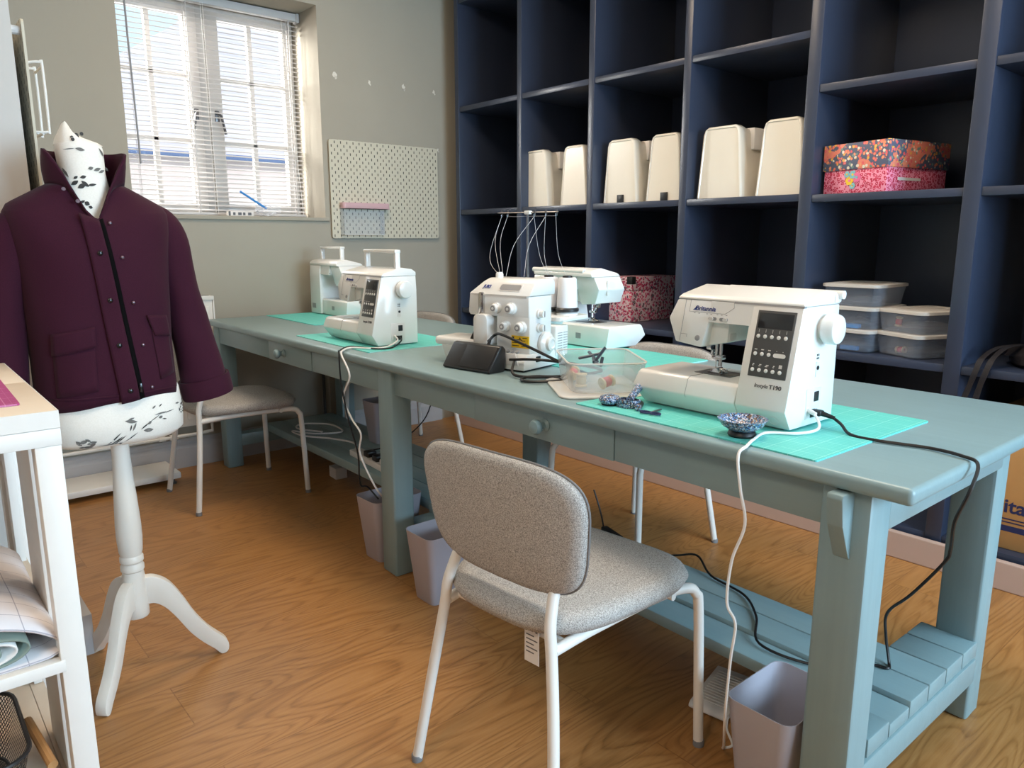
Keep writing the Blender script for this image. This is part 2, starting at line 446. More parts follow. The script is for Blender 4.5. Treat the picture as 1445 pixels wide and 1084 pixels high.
b = MB(); b.box((-2.3, YF-.1, 0), (XR, YF, ZC)); struct(b.build('wall_front', M['white_wall'], smooth=0))
# wall with the big daylight window, behind the camera
b = MB(); R0, R1, Q0, Q1 = .9, 3.1, .75, 2.35
b.box((XR, YF, 0), (XR+.2, R0, ZC)); b.box((XR, R1, 0), (XR+.2, YS, ZC)); b.box((XR, R0, 0), (XR+.2, R1, Q0)); b.box((XR, R0, Q1), (XR+.2, R1, ZC))
struct(b.build('wall_right', M['white_wall'], smooth=0))
b = MB()
for y in (R0+.03, (R0+R1)/2-.4, (R0+R1)/2+.4, R1-.03): b.box((XR+.06, y-.03, Q0), (XR+.12, y+.03, Q1))
for z in (Q0+.03, Q1-.03): b.box((XR+.06, R0, z-.03), (XR+.12, R1, z+.03))
w2 = struct(b.build('window_2', M['upvc'], smooth=0))

# skirtings
SKP = [(0, 0), (.022, 0), (.022, .10), (.014, .118), (.014, .132), (.006, .145), (0, .145)]
b = MB(); b.prism([(XW+x, z) for x, z in SKP], 'y', .335, 2.7); struct(b.build('baseboard_window', M['skirt'], smooth=0))
b = MB(); b.box((-2.235, YF, 0), (-2.213, .335, .118)); b.box((XW, .335, 0), (-2.213, .357, .118)); struct(b.build('baseboard_chimney', M['skirt'], smooth=0))
b = MB(); b.box((-3.74, 2.715, 0), (.3, 2.74, .098), bev=.004); struct(b.build('baseboard_shelving', M['plinth'], smooth=0))

# ------------------------------------------------------------------ window, sill, blind
XF = -4.2
b = MB()
def fr(y0, y1, z0, z1, x0=XF-.025, x1=XF+.025): b.box((x0, y0, z0), (x1, y1, z1), bev=.003)
fr(W0-.03, W0+.02, S0, S1); fr(W1-.02, W1+.03, S0, S1); fr(W0, W1, S0-.02, S0+.03, XF-.0235, XF+.0235); fr(W0, W1, S1-.04, S1+.01, XF-.0235, XF+.0235)
fr(1.425, 1.478, S0, S1)
win = struct(b.build('window_1', M['upvc']))
for y0, y1, ym in ((W0+.004, 1.43, 1.1975), (1.474, W1-.012, 1.71)):
    b = MB(); s = .058
    for a0, a1, c0, c1 in ((y0, y0+(.03 if y0 < 1.2 else .066), 1.27, 2.31), (y1-(.066 if y0 < 1.2 else .056), y1, 1.27, 2.31), (y0+.004, y1-.004, 1.272, 1.325), (y0+.004, y1-.004, 2.25, 2.308)):
        dx = .0015 if c1-c0 < .2 else 0
        b.box((XF+dx, a0, c0), (XF+.045-dx, a1, c1), bev=.004)
    for z in (1.64, 1.96): b.box((XF+.006, y0, z-.011), (XF+.034, y1, z+.011), bev=.003)
    b.box((XF+.006, ym-.013, 1.3), (XF+.034, ym+.013, 2.28), bev=.003)
    b.build('casement', M['upvc'], win)
b = MB(); b.box((XF+.012, W0+.01, 1.29), (XF+.016, W1-.01, 2.28)); b.build('pane', M['pane'], win, smooth=0)
for y, sgn in ((1.40, -1), (1.505, 1)):
    b = MB(); b.box((XF+.045, y-.011, 1.74), (XF+.056, y+.011, 1.80), bev=.003)
    b.tube([(XF+.05, y, 1.785), (XF+.075, y, 1.785), (XF+.08, y+.012*sgn, 1.77), (XF+.08, y+.03*sgn, 1.68)], .007)
    b.build('handle', M['steel'], win)
b = MB(); b.box((-4.23, W0-.0, S0-.02), (XW, W1, S0), bev=.0); b.box((XW-.001, W0-.02, S0-.02), (XW+.014, W1+.02, S0), bev=.004)
struct(b.build('windowsill', M['wall'], smooth=0))

bl = thing('venetian_blind', 'white slatted venetian blind hanging half open in the window recess', 'blind', (-4.09, 0, 0))
b = MB(); b.box((-.018, W0+.006, 2.296), (.02, W1-.006, 2.334), bev=.003); b.box((-.022, W1-.02, 2.29), (.026, W1-.003, 2.336), bev=.003)
b.build('headrail', M['blind'], bl)
b = MB(); n = 43
for k in range(n):
    z = 1.288 + k*.0234
    ta = math.radians(14)
    pr = [(-.0125, z+.0012), (-.004, z+.0035), (.004, z+.0032), (.0125, z-.0006), (.0125, z-.0013), (.004, z+.0024), (-.004, z+.0027), (-.0125, z+.0004)]
    b.prism([(x*math.cos(ta)+(zz-z)*math.sin(ta), z+(zz-z)*math.cos(ta)-x*math.sin(ta)) for x, zz in pr], 'y', W0+.008, W1-.012)
b.build('slats', M['blind'], bl, smooth=0)
b = MB(); b.box((-.013, W0+.008, 1.262), (.013, W1-.012, 1.276), bev=.003); b.build('bottom_rail', M['blind'], bl)
for y in (1.085, 1.36, 1.895):
    b = MB()
    for x in (-.0135, .0135): b.tube([(x, y, 1.27), (x, y, 2.3)], .0014 if y < 1.2 else .003, 5)
    b.build('ladder_cord', M['blind'], bl)
for y, y2 in ((1.43, 1.435), (1.44, 1.447), (1.85, 1.925)):
    b = MB(); b.tube([(.022, y, 2.3), (.022, (y+y2)/2, 1.8), (.02, y2, 1.27)], .0016, 5); b.build('pull_cord', M['cord'], bl)
b = MB(); b.tube([(.03, 1.075, 2.3), (.03, 1.085, 1.5)], .0045, 8); b.build('tilt_wand', M['grey'], bl)

# things on the sill
t = tag(MB().box((-3.965, 1.45, S0), (-3.94, 1.585, S0+.026), bev=.002).build('tape_box', [M['tagwhite']]), 'flat white and grey packet lying on the windowsill', 'packet')
b = MB()
for k in range(4): b.box((-3.939, 1.475+k*.026, S0+.006), (-3.9385, 1.487+k*.026+.006*(k % 2), S0+.02))
b.box((-3.939, 1.452, S0+.001), (-3.9385, 1.462, S0+.025)); o = b.build('print_panel', M['ink'], t, smooth=0)
b = MB(); rnd = random.Random(3); rings = []
for i in range(7):
    u = i/6; rr = .045*math.sin(PI*min(.98, .12+.8*u))
    rings.append([(-3.955+.7*rr*math.sin(a)*rnd.uniform(.7, 1.2), 1.665+(1.55*rr*math.cos(a)+.01*math.sin(3*a))*rnd.uniform(.75, 1.25), S0+.002+.05*u*rnd.uniform(.8, 1.2)+.012*rnd.random()) for a in [2*PI*k/14 for k in range(14)]])
b.loft(rings)
b2 = MB.loft(b, [[(-3.955+.006*math.cos(a), 1.62+.012*math.cos(a)*q, S0+.05+.035*q+.01*math.sin(a)) for a in [2*PI*k/8 for k in range(8)]] for q in (.3, 1, 1.9)])
tag(b.build('plastic_bag', M['clearbag'], smooth=20), 'crumpled clear plastic bag of oddments on the windowsill', 'plastic bag')
b = MB(); b.tube([(-3.955, 1.53, 1.378), (-3.955, 1.66, 1.298)], [.0055, .0065], 8); b.tube([(-3.955, 1.525, 1.381), (-3.955, 1.53, 1.378)], .0065, 8)
tag(b.build('blue_pen', M['blue']), 'translucent blue pen sticking out of the clear bag on the sill', 'pen')

# ------------------------------------------------------------------ outside
b = MB(); b.box((-40, -30, -1.2), (-4.5, 40, -1)); o = b.build('ground_outside', M['ground'], smooth=0); struct(o)
nb = thing('neighbouring_house', 'pale pink rendered house with tiled roof seen through the window blind', 'house', (-9, 3, -1))
MB().box((-5, -6, 0), (0, 9, 3.05)).build('wall', M['render'], nb, smooth=0)
b = MB(); b.prism([(.10, 3.07), (.10, 3.12), (-4, 5.82), (-4, 5.72)], 'y', 0, 9)
for v in b.bm.verts: 
    if v.co.y < .01: v.co.y = -2.2 + (.25 - v.co.x)*.92
b.build('roof', M['roof'], nb, smooth=0)
b = MB(); b.box((.02, -2.3, 3.03), (.12, 9, 3.09), bev=.01); b.build('gutter', M['gutter'], nb)

# unseen wall added outside to keep the sun out of the right window
b = MB(); b.box((6, -8, -1), (6.3, 12, 5.2)); struct(b.build('wall_sun_block', M['render'], smooth=0))

# ------------------------------------------------------------------ shelving
sh = thing('shelving_unit', 'tall navy blue painted pigeonhole shelving along the wall behind the table', 'shelving', (0, 2.75, 0))
UP = [(-3.735, -3.697), (-3.178, -3.142), (-2.652, -2.614), (-2.093, -2.054), (-1.528, -1.478), (-.955, -.902), (-.375, -.33), (.19, .23)]
for a, c in UP: MB().box((a, 0, .09), (c, .61, 2.62), bev=.003).build('upright', M['navy'], sh)
for i, ((a0, a1), (c0, c1)) in enumerate(zip(UP, UP[1:])):
    zs = (2.47, 1.882, 1.295, .712, .105) if i < 4 else (2.27, 1.684, 1.29, .705, .100)
    for z in zs: MB().box((a1, .004, z-.014), (c0, .60, z+.014), bev=.0025).build('shelf_board', M['navy'], sh)
MB().box((-3.735, .601, .09), (.23, .612, 2.62)).build('back_panel', M['navy'], sh, smooth=0)
MB().box((-3.735, 0, .082), (.23, .03, .0905)).build('base_rail', M['navy'], sh, smooth=0)
# ------------------------------------------------------------------ work table
tb = thing('work_table', 'long painted duck-egg blue work table with drawers and a slatted lower shelf', 'table', (-.443, 1.213, 0), math.radians(-.6))
b = MB(); b.box((-3.342, 0, .719), (0, .846, .75), bev=.010, seg=3)
b.build('tabletop', M['sage'], tb)
LEGX = [(-.161, -.072), (-1.717, -1.63), (-3.32, -3.243)]
for a, c in LEGX:
    for y0 in (.022, .662):
        dx = -.008 if (y0 > .5 and a > -1) else 0
        w = MB(); w.box((a+dx, y0, 0), (c+dx, y0+.078, .719), bev=.006)
        for v in w.bm.verts: v.co.x += random.uniform(-.0012, .0012); v.co.y += random.uniform(-.0012, .0012)
        w.build('leg', M['sageleg'], tb)
for a, c, y in ((-1.63, -.161, .036), (-3.243, -1.717, .026)):
    d0, d1 = (-1.196, -.665) if a > -2 else (-2.637, -2.223)
    b = MB(); b.box((a-.004, y, .637), (d0-.001, y+.024, .719), bev=.002); b.box((d1+.001, y, .637), (c+.004, y+.024, .719), bev=.002)
    b.box((d0-.002, y+.006, .64), (d1+.002, y+.022, .719)); b.build('front_rail', M['sage'], tb)
    dr = MB().box((d0+.001, y-.002, .636), (d1-.001, y+.018, .717), bev=.002).build('drawer', M['sage'], tb)
    kx = -.897 if a > -2 else -2.475
    b = MB(); b.lathe([(.0, 0), (.016, 0), (.017, .004), (.010, .010), (.0095, .018), (.013, .022), (.0185, .029), (.0195, .036), (.016, .043), (.008, .0465), (0, .047)], (kx, y-.001, .678), (0, -1, 0), 20, caps=(False, False))
    b.build('knob', M['sage'], dr)
    MB().box((a-.004, .705, .637), (c+.004, .73, .719), bev=.002).build('back_rail', M['sage'], tb)
for i, (a, c) in enumerate(LEGX):
    x0 = c-.026 if i == 0 else a+.02
    MB().box((x0, .098, .637), (x0+.026, .664, .719), bev=.002).build('side_rail', M['sage'], tb)
    MB().box((a+.004, .098, .105), (c-.002, .664, .166), bev=.004).build('stretcher', M['sage'], tb)
b = MB(); b.prism([(.03, .717), (-.018, .717), (-.021, .709), (-.012, .66), (.019, .594), (.03, .588)], 'x', -.131, -.102, bev=.002); b.build('bracket', M['sageleg'], tb)
ys = [.118+.0935*k for k in range(7)]
for k in range(6):
    zt = .207 - (.010 if k == 1 else 0)
    if k in (1, 2, 3): MB().box((-1.715, ys[k]+.0015, .166), (-.078, ys[k+1]-.0015, zt), bev=.004).build('shelf_plank', M['sage'], tb)
    else: MB().box((-.159 if k == 0 else -.205, ys[k]+.0015, .166), (-.078, min(ys[k+1]-.0015, .672), zt), bev=.004).build('shelf_plank', M['sage'], tb)
for k in range(4): MB().box((-3.245, ys[k]+.108, .166), (-1.72, ys[k+1]+.105, .205), bev=.004).build('shelf_plank', M['sage'], tb)

# ------------------------------------------------------------------ cutting mats
def cmat(loc, w, d, rz, label, grp=None):
    o = MB().prism(rrect(w, d, .006, 3), 'z', 0, .003).build('cutting_mat', M['mint'], smooth=0); o.location = loc; o.rotation_euler = (0, 0, rz)
    return tag(o, label, 'cutting mat', grp or 'mint cutting mats on the table')
cmat((-.922, 1.482, .750), .615, .468, math.radians(-1.2), 'mint cutting mat under the sewing machine at the near end of the table')
cmat((-1.715, 1.82, .750), .60, .465, math.radians(-1), 'mint cutting mat under the machine standing behind the overlocker')
cmat((-2.575, 1.505, .750), .60, .42, math.radians(-1), 'mint cutting mat under the machine with raised handle and black control panel')
cmat((-3.46, 1.765, .750), .57, .465, math.radians(-1), 'mint cutting mat in the far corner of the table by the window wall')

# ------------------------------------------------------------------ sewing machines
def machine(label, loc, rz, handle, front=True, grp='sewing machines on the table'):
    t = thing('sewing_machine', label, 'sewing machine', loc, rz, grp)
    T = Matrix.Translation((.2, -.08, 0))            # drawn from the right end and the front edge
    W = M['white']
    def left(co):                                    # slanted free-arm end
        x, y, z = co
        if x < -.3: x = -.375 - .025*min(1, z/.043) + max(0, (z-.043))*.3
        return (x, y, z)
    b = MB(); b.prism([(0, .004), (-.024, .043), (-.014, .077), (-.006, .083), (.150, .083), (.158, .077), (.16, .004)], 'x', -.40, -.118, bev=.003, fn=left)
    b.box((-.36, .01, 0), (-.02, .15, .005), 1)
    b.tube([(-.246, .003, .006), (-.246, -.0243, .043), (-.246, -.0143, .0772), (-.246, -.006, .0834), (-.246, .15, .0834)], .0006, 5, 1)
    b.tf(T).build('bed', [W, M['grey']], t)
    def fy(z): return -.024 + .046*(z-.043)/.212
    b = MB(); b.prism([(0, .004), (-.024, .043), (.0215, .2525), (.166, .2525), (.169, .20), (.170, .004)], 'x', -.117, 0, bev=.003)
    b.tf(T).build('column', W, t)
    b = MB(); b.prism([(fy(.207), .207), (.0215, .2525), (.16, .2525), (.165, .207)], 'x', -.217, -.112)
    b.tf(T).build('arm', W, t)
    def hd(co):
        x, y, z = co
        return (x, y + fy(z), z)
    b = MB(); b.prism([(-.293, .2525), (-.309, .2525), (-.326, .208), (-.297, .157), (-.225, .150), (-.216, .208), (-.216, .2525)], 'y', 0, .135, bev=.004, fn=hd)
    b.tube([(-.285, fy(z)-.0002, z) for z in (.16, .2, .252)], .0007, 5, 1); b.tube([(-.285, fy(.176)-.0002, .176), (-.268, fy(.176)-.0002, .176), (-.268, fy(.17)-.0002, .17)], .0006, 5, 1)
    b.prism([(-.226, .152), (-.178, .163), (-.176, .208), (-.226, .208)], 'y', .03, .12, bev=.003)
    b.tf(T).build('head', [W, M['grey']], t)
    # top cover with its seam
    b = MB(); b.prism([(.0217, .2530), (.0222, .2575), (.031, .2645), (.105, .2835), (.150, .277), (.1665, .266), (.1665, .2530)], 'x', -.309, .0005, bev=.002, fn=lambda c: (c[0]+(max(0, c[2]-.2535)*.5 if c[0] < -.2 else 0), c[1], c[2]))
    b.prism([(.0205, .2505), (.0222, .2545), (.03, .2545), (.03, .2505)], 'x', -.16, .0006, 1)
    b.tf(T).build('top_cover', [W, M['grey']], t)
    up = Vector((0, .046, .212)).normalized()
    def onf(x, z, off=.0008): return Vector((x, fy(z)-off, z)) + Vector((.2, -.08, 0))
    # hand wheel
    b = MB(); b.lathe([(.0, 0), (.024, 0), (.024, .007), (.0305, .008), (.0315, .012), (.0315, .028), (.029, .033), (.022, .035), (0, .035)], (0, .105, .205), (1, 0, 0), 28, caps=(False, False))
    b.tf(T).build('hand_wheel', M['white'], t)
    # sockets on the right end
    b = MB(); b.box((-.001, .055, .018), (.0012, .112, .082), 0, .0008); b.box((0, .085, .053), (.0026, .103, .074), 1, .001); b.box((0, .074, .02), (.002, .100, .036), 1)
    b.box((-.001, .085, .105), (.001, .098, .137), 0); b.lathe([(0, 0), (.0045, 0), (.0045, .0022), (0, .0022)], (0, .0915, .124), (1, 0, 0), 12, 1)
    for k in range(4): b.box((0, .086+.006*(k % 2), .142+.007*(k//2)), (.0007, .089+.006*(k % 2), .146+.007*(k//2)), 1)
    b.tf(T).build('socket_plate', [M['white2'], M['black']], t)
    # needle assembly
    b = MB(); b.tube([(-.232, .07, .165), (-.232, .07, .115)], .0035, 8); b.tube([(-.224, .075, .165), (-.224, .075, .1)], .0045, 8)
    b.tube([(-.232, .07, .116), (-.232, .07, .085)], .0011, 6); b.box((-.240, .062, .116), (-.214, .082, .126), bev=.002); b.box((-.2435, .064, .128), (-.238, .076, .137), bev=.001)
    b.lathe([(.006, 0), (.006, .012), (0, .012)], (-.244, .07, .142), (-1, 0, 0), 12)
    b.prism([(-.247, .0845), (-.214, .0845), (-.216, .089), (-.224, .098), (-.238, .092), (-.2475, .088)], 'y', .06, .085, bev=.001)
    b.lathe([(.005, 0), (.005, .02)], (-.22, .072, .092), (1, -.3, 0), 10); b.lathe([(.004, 0), (.004, .014)], (-.236, .074, .158), (-1, 0, 0), 10)
    b.box((-.262, .068, .148), (-.236, .072, .156), bev=.001)
    b.tf(T).build('needle_bar', M['chrome'], t)
    b = MB(); b.box((-.272, .045, .083), (-.176, .112, .0842), bev=.0005); b.box((-.236, .06, .084), (-.218, .085, .0846), 1)
    b.tf(T).build('needle_plate', [M['steel'], M['dark']], t)
    b = MB(); b.box((-.196, .04, .170), (-.182, .058, .202), bev=.003); b.box((-.183, .036, .165), (-.176, .062, .182), bev=.002); b.tf(T).build('presser_lever', M['white2'], t)
    if front:
        # control panel on the sloping front
        Mx = Matrix.Translation((.2, -.08, 0)) @ Matrix.Translation((0, fy(.174), .174)) @ Matrix.Rotation(-math.atan2(.046, .212), 4, 'X')
        pn = MB(); pn.box((-.098, -.0016, -.069), (-.012, .002, .069), bev=.0008); pn = pn.tf(Mx).build('control_panel', M['panelgrey'], t)
        b = MB(); b.box((-.094, -.0021, .032), (-.016, 0, .064), bev=.0003); b.tf(Mx).build('display', M['screen'], pn)
        b = MB()
        def dot(x, z, r=.0042): b.lathe([(r, 0), (r*.98, .001), (r*.7, .0017), (0, .0018)], (x, -.0015, z), (0, -1, 0), 14, caps=(False, False))
        for k in range(5): dot(-.0885+.0155*k, .015); dot(-.0885+.0155*k, -.055)
        for k in range(3): dot(-.0885+.0155*k, -.0215)
        b.prism([(p[0]-.0335, p[1]-.0215) for p in rrect(.027, .0085, .004, 4)], 'y', -.003, 0)
        b.tf(Mx).build('button', M['white'], pn)
        b = MB()
        for k in range(5):
            b.box((-.0888+.0155*k, -.0019, .023), (-.0882+.0155*k, 0, .030))
            q = .002+.001*(k % 3); b.box((-.0885-q+.0155*k, -.0019, -.047), (-.0885+q*.4+.0155*k, 0, -.0455)); b.box((-.0885-q*.5+.0155*k, -.0019, -.0445), (-.0885+q+.0155*k, 0, -.0425))
        for k in range(3): b.box((-.0915+.0155*k, -.0019, -.0135), (-.0855+.0155*k, 0, -.0115))
        b.box((-.0305, -.0019, -.047), (-.0235, 0, -.0395)); b.box((-.042, -.0019, -.0135), (-.040, 0, -.0125)); b.box((-.028, -.0019, -.0135), (-.026, 0, -.0125))
        b.tf(Mx).build('icon_print', M['tagwhite'], pn, smooth=0)
        lettering('Britannia', .0145, onf(-.2555, .2305), (1, 0, 0), up, M['logo_blue'], 'logo', t, .0002, .12, width=.0515)
        b = MB(); x0 = -.263
        b.face([onf(x0, .2305), onf(x0+.010, .2305), onf(x0+.0085, .2405), onf(x0+.0055, .2345)]); b.build('logo_flag', M['logo_blue'], t, smooth=0)
        lettering('Instyle', .0115, onf(-.079, .086), (1, 0, 0), up, M['ink'], 'model_lettering', t, 0, .2, width=.0305)
        lettering('T190', .0118, onf(-.045, .086), (1, 0, 0), up, M['panelgrey'], 'model_lettering', t, .0003, 0, width=.028)
        b = MB()
        for k, x in enumerate((-.2075, -.179)):
            b.prism([(p[0]+x, p[1]+.2145) for p in rrect(.021, .0075, .0037, 4)], 'y', fy(.2145)-.0014, fy(.2145)+.004, 0)
            b.prism([(p[0]+x+(.004 if k else -.003), p[1]+.2145) for p in rrect(.011, .0078, .0035, 4)], 'y', fy(.2145)-.0032, fy(.2145), 1)
        b.lathe([(.0065, 0), (.0065, .0015), (.005, .002), (0, .002)], (-.238, fy(.17), .170), (0, -1, .2), 16, 0)
        for x in (-.259, -.247, -.226, -.215, -.199, -.188, -.176): b.box((x, fy(.225)-.0004, .2225), (x+.004, fy(.225)+.002, .2245), 0)
        for p0, p1 in (((-.272, .2265), (-.178, .2265)), ((-.178, .2265), (-.158, .2405)), ((-.272, .2265), (-.272, .252)), ((-.158, .2405), (-.16, .2515))):
            b.tube([onf(p0[0]-.0, p0[1], -.0002)-Vector((.2, -.08, 0)), onf(p1[0], p1[1], -.0002)-Vector((.2, -.08, 0))], .0006, 5, 0)
        b.lathe([(.0105, 0), (.0105, .0006), (.0096, .0006), (.0096, 0)], (-.030, -.0125, .021), (0, -1, -.55), 20, 2, caps=(False, False))
        b.tf(T).build('slider', [M['grey'], M['white2'], M['white']], t)
    else:
        b = MB(); b.box((-.06, .1695, .03), (-.02, .1708, .055), 0); b.box((-.25, .1595, .03), (-.225, .1605, .05), 0); b.lathe([(.004, 0), (.004, .0012), (0, .0012)], (-.23, .166, .215), (0, 1, 0), 12, 0)
        b.tf(T).build('rating_plate', M['grey'], t)
    # dial and thread lever on the head end
    b = MB(); b.lathe([(.016, 0), (.0155, .003), (0, .003)], (-.318, .075, .222), (-1, 0, .35), 20); b.box((-.3255, .10, .185), (-.321, .104, .24), bev=.001); b.tf(T).build('end_dial', M['white2'], t)
    b = MB()
    if handle:
        for x in (-.240, -.020): b.box((x-.0075, .09, .262), (x+.0075, .110, .345), bev=.003)
        b.box((-.249, .086, .335), (-.011, .112, .348), bev=.004)
    else:
        b.tube([(-.262, .158, .272), (.012, .158, .272)], .009, 12); b.box((-.262, .140, .258), (-.235, .166, .278), bev=.003); b.box((-.03, .14, .256), (.004, .166, .274), bev=.003)
    b.tf(T).build('carry_handle', M['white'], t)
    return t
machine('white sewing machine with a blue printed logo, nearest on the table, beside the speckled dish', (-.952, 1.467, .753), math.radians(-.4), False, True)
machine('white sewing machine with raised handle and black control panel on the front left mat', (-2.558, 1.462, .753), math.radians(-1), True, True)
machine('white sewing machine turned away with folded handle, standing behind the overlocker', (-1.945, 2.03, .753), math.radians(179), False, False)
machine('white sewing machine turned away with raised handle in the far corner by the wall', (-3.52, 1.862, .753), math.radians(179), True, False)

# ------------------------------------------------------------------ overlocker
ov = thing('overlocker', 'white overlocker with thread stand and yellow warning label', 'overlocker', (-1.635, 1.468, .75), math.radians(12))
W = M['white']
b = MB(); b.prism([(-.03, .005), (-.03, .03), (-.012, .052), (.14, .052), (.15, .04), (.15, .005)], 'x', -.215, 0, bev=.005); b.box((-.2, -.02, 0), (-.01, .14, .006), 1); b.build('base', [W, M['dark']], ov)
b = MB(); b.prism([(-.128, .05), (-.002, .05), (-.002, .2235), (-.128, .2235)], 'y', .0, .115, bev=.006); b.build('column', W, ov)
b = MB(); b.prism([(-.232, .158), (-.238, .168), (-.232, .228), (-.222, .2235), (-.004, .2235), (-.004, .160)], 'y', -.0015, .114, bev=.004); b.build('head', W, ov)
b = MB(); b.prism([(-.004, .223), (.028, .262), (.045, .272), (.12, .272), (.13, .26), (.13, .223)], 'x', -.236, 0, bev=.005, fn=lambda c: (c[0]+(max(0, c[2]-.223)*.95 if c[0] < -.1 else 0), c[1], c[2]))
b.build('top_cover', M['white'], ov)
up = Vector((0, .032, .039)).normalized()
b = MB(); Mx = Matrix.Translation((0, .0125, .243)) @ Matrix.Rotation(-math.atan2(.032, .039), 4, 'X')
b.prism([(p[0]-.083, p[1]+.003) for p in rrect(.085, .027, .007, 4)], 'y', -.0015, .004, 0); b.prism([(p[0]-.083, p[1]+.003) for p in rrect(.077, .02, .006, 4)], 'y', -.0022, .001, 1)
b.tf(Mx).build('carry_recess', [M['white2'], M['grey']], ov)
lettering('JUKI', .016, Mx @ Vector((-.187, -.0022, -.002)), (1, 0, 0), up, M['logo_blue'], 'logo', ov, .0005, .15, width=.030)
b = MB(); b.box((-.22, -.004, .219), (-.01, .002, .223)); b.build('seam', M['white2'], ov, smooth=0)
b = MB(); b.lathe([(.012, 0), (.012, .015), (.009, .02), (0, .02)], (-.17, .07, .268), seg=14); b.build('thread_nub', W, ov)
b = MB(); b.prism([(p[0]-.182, p[1]+.195) for p in rrect(.02, .07, .0099, 6)], 'y', -.009, .002, bev=.002); b.tube([(-.19, -.009, .165), (-.182, -.012, .19), (-.176, -.01, .22)], .003, 6); b.build('lever_guard', M['chrome'], ov)
for x, z, s in ((-.122, .184, 1), (-.066, .185, 1.12), (-.088, .131, 1), (-.030, .131, 1.12)):
    b = MB(); b.lathe([(.0155*s, -.004), (.0165*s, 0), (.0165*s, .012), (.0135*s, .014), (.013*s, .022), (.0115*s, .025), (0, .025)], (x, 0, z), (0, -1, 0), 22, caps=(False, False))
    b.lathe([(.0085*s, .0251), (.0085*s, .0258), (0, .0258)], (x, 0, z), (0, -1, 0), 16, 1, caps=(False, False)); b.lathe([(.0042*s, .0259), (.0042*s, .0266), (0, .0266)], (x, 0, z), (0, -1, 0), 12, 0, caps=(False, False))
    b.build('tension_dial', [M['white'], M['grey']], ov)
for y, z in ((.045, .17), (.045, .128)):
    b = MB(); b.lathe([(.014, 0), (.014, .008), (.011, .009), (.011, .022), (0, .022)], (-.002, y, z), (1, 0, 0), 18, caps=(False, False)); b.box((.018, y-.0015, z-.009), (.0215, y+.0015, z+.009), 1); b.build('side_dial', [W, M['grey']], ov)
b = MB(); b.lathe([(.033, 0), (.036, .004), (.036, .012), (.030, .018), (.022, .02), (.021, .03), (.014, .032), (.012, .029), (0, .029)], (-.002, .075, .078), (1, 0, 0), 28, caps=(False, False)); b.build('hand_wheel', W, ov)
b = MB(); b.box((-.07, .13, .03), (.004, .20, .125), bev=.006)
for k in range(8): b.box((.0035, .14, .045+.008*k), (.0046, .165, .0475+.008*k), 1); b.box((.0035, .172, .045+.008*k), (.0046, .194, .0475+.008*k), 1)
b.build('motor_housing', [W, M['grey']], ov)
b = MB(); LZ = -.014; b.box((-.068, -.0022, .083+LZ), (-.004, .002, .119+LZ), 0)
for k in range(3): b.box((-.065, -.0025, .074+.009*k), (-.040+.006*k, .001, .0765+.009*k), 1); b.box((-.031, -.0025, .074+.008*k), (-.008-.004*k, .001, .0762+.008*k), 1)
b.box((-.065, -.0025, .097), (-.058, .001, .102), 1); b.prism([(-.040, .095), (-.032, .095), (-.036, .102)], 'y', -.0026, .001, 1); b.box((-.027, -.0025, .098), (-.01, .001, .1005), 1)
b.build('warning_label', [M['yellow'], M['dark']], ov, smooth=0)
b = MB(); b.prism([(p[0]-.168, p[1]+.115) for p in rrect(.055, .10, .018, 5)], 'y', -.03, .03, bev=.008); b.build('looper_cover', W, ov)
b = MB(); b.box((-.37, -.022, .055), (-.185, .10, .083), bev=.012, seg=3); b.prism([(-.022, .06), (.10, .06), (.08, .01), (0, .01)], 'x', -.34, -.2, bev=.006); b.build('free_arm', M['white'], ov)
b = MB(); b.tube([(-.19, .03, .165), (-.19, .03, .10)], .003, 6); b.tube([(-.197, .025, .165), (-.197, .025, .12)], .0022, 6); b.box((-.215, .0, .083), (-.165, .05, .088), bev=.001); b.prism([(-.222, .088), (-.18, .088), (-.19, .104), (-.205, .106)], 'y', .0, .02, bev=.001); b.build('needle_bar', M['chrome'], ov)
b = MB(); b.prism([(-.225, .083), (-.175, .083), (-.18, .115), (-.205, .118)], 'y', -.012, -.002, bev=.002); b.build('presser_foot', M['dark'], ov)
b = MB(); b.prism([(-.10, .02), (-.02, .02), (-.03, .055), (-.09, .055)], 'y', -.034, -.028, 0, bev=.002)
for k in range(4): b.lathe([(.006, 0), (.006, .006), (0, .006)], (-.085+.018*k, -.02, .057), (0, -.5, 1), 12, 1)
b.build('thread_guide_plate', [M['white2'], M['grey']], ov)
b = MB(); b.box((-.005, .03, .025), (.0035, .05, .042), bev=.001); b.build('power_switch', M['black'], ov)
# thread stand
b = MB(); b.prism([(p[0]-.12, p[1]+.245) for p in rrect(.26, .16, .03, 4)], 'z', .135, .148, bev=.002); b.prism([(.13, .03), (.20, .135), (.28, .135), (.18, .03)], 'x', -.14, -.06, bev=.003)
for x in (-.118, -.045): b.lathe([(.036, .148), (.036, .153), (.03, .158), (.012, .160), (.004, .164), (.004, .255), (0, .256)], (x, .265, 0), seg=20, caps=(True, False))
b.build('stand_tray', W, ov)
b = MB(); b.tube([(-.215, .238, .14), (-.215, .238, .475)], .0042, 10); b.tube([(-.215, .238, .14), (-.215, .238, .30)], .0055, 10); b.build('stand_pole', M['steel'], ov).location.x = .03
b = MB(); b.box((-.225, .230, .468), (-.203, .246, .48), bev=.002, mi=0); b.tube([(-.335, .232, .474), (-.10, .245, .474)], .0018, 6, 1)
GX = (-.325, -.30, -.19, -.145, -.105)
for x in GX: b.tube([(x, .238, .474), (x, .238, .482), (x+.005, .238, .483), (x+.005, .238, .462), (x, .238, .460), (x, .238, .470)], .0012, 5, 1)
b.build('thread_guide', [W, M['steel']], ov).location.x = .03
b = MB()
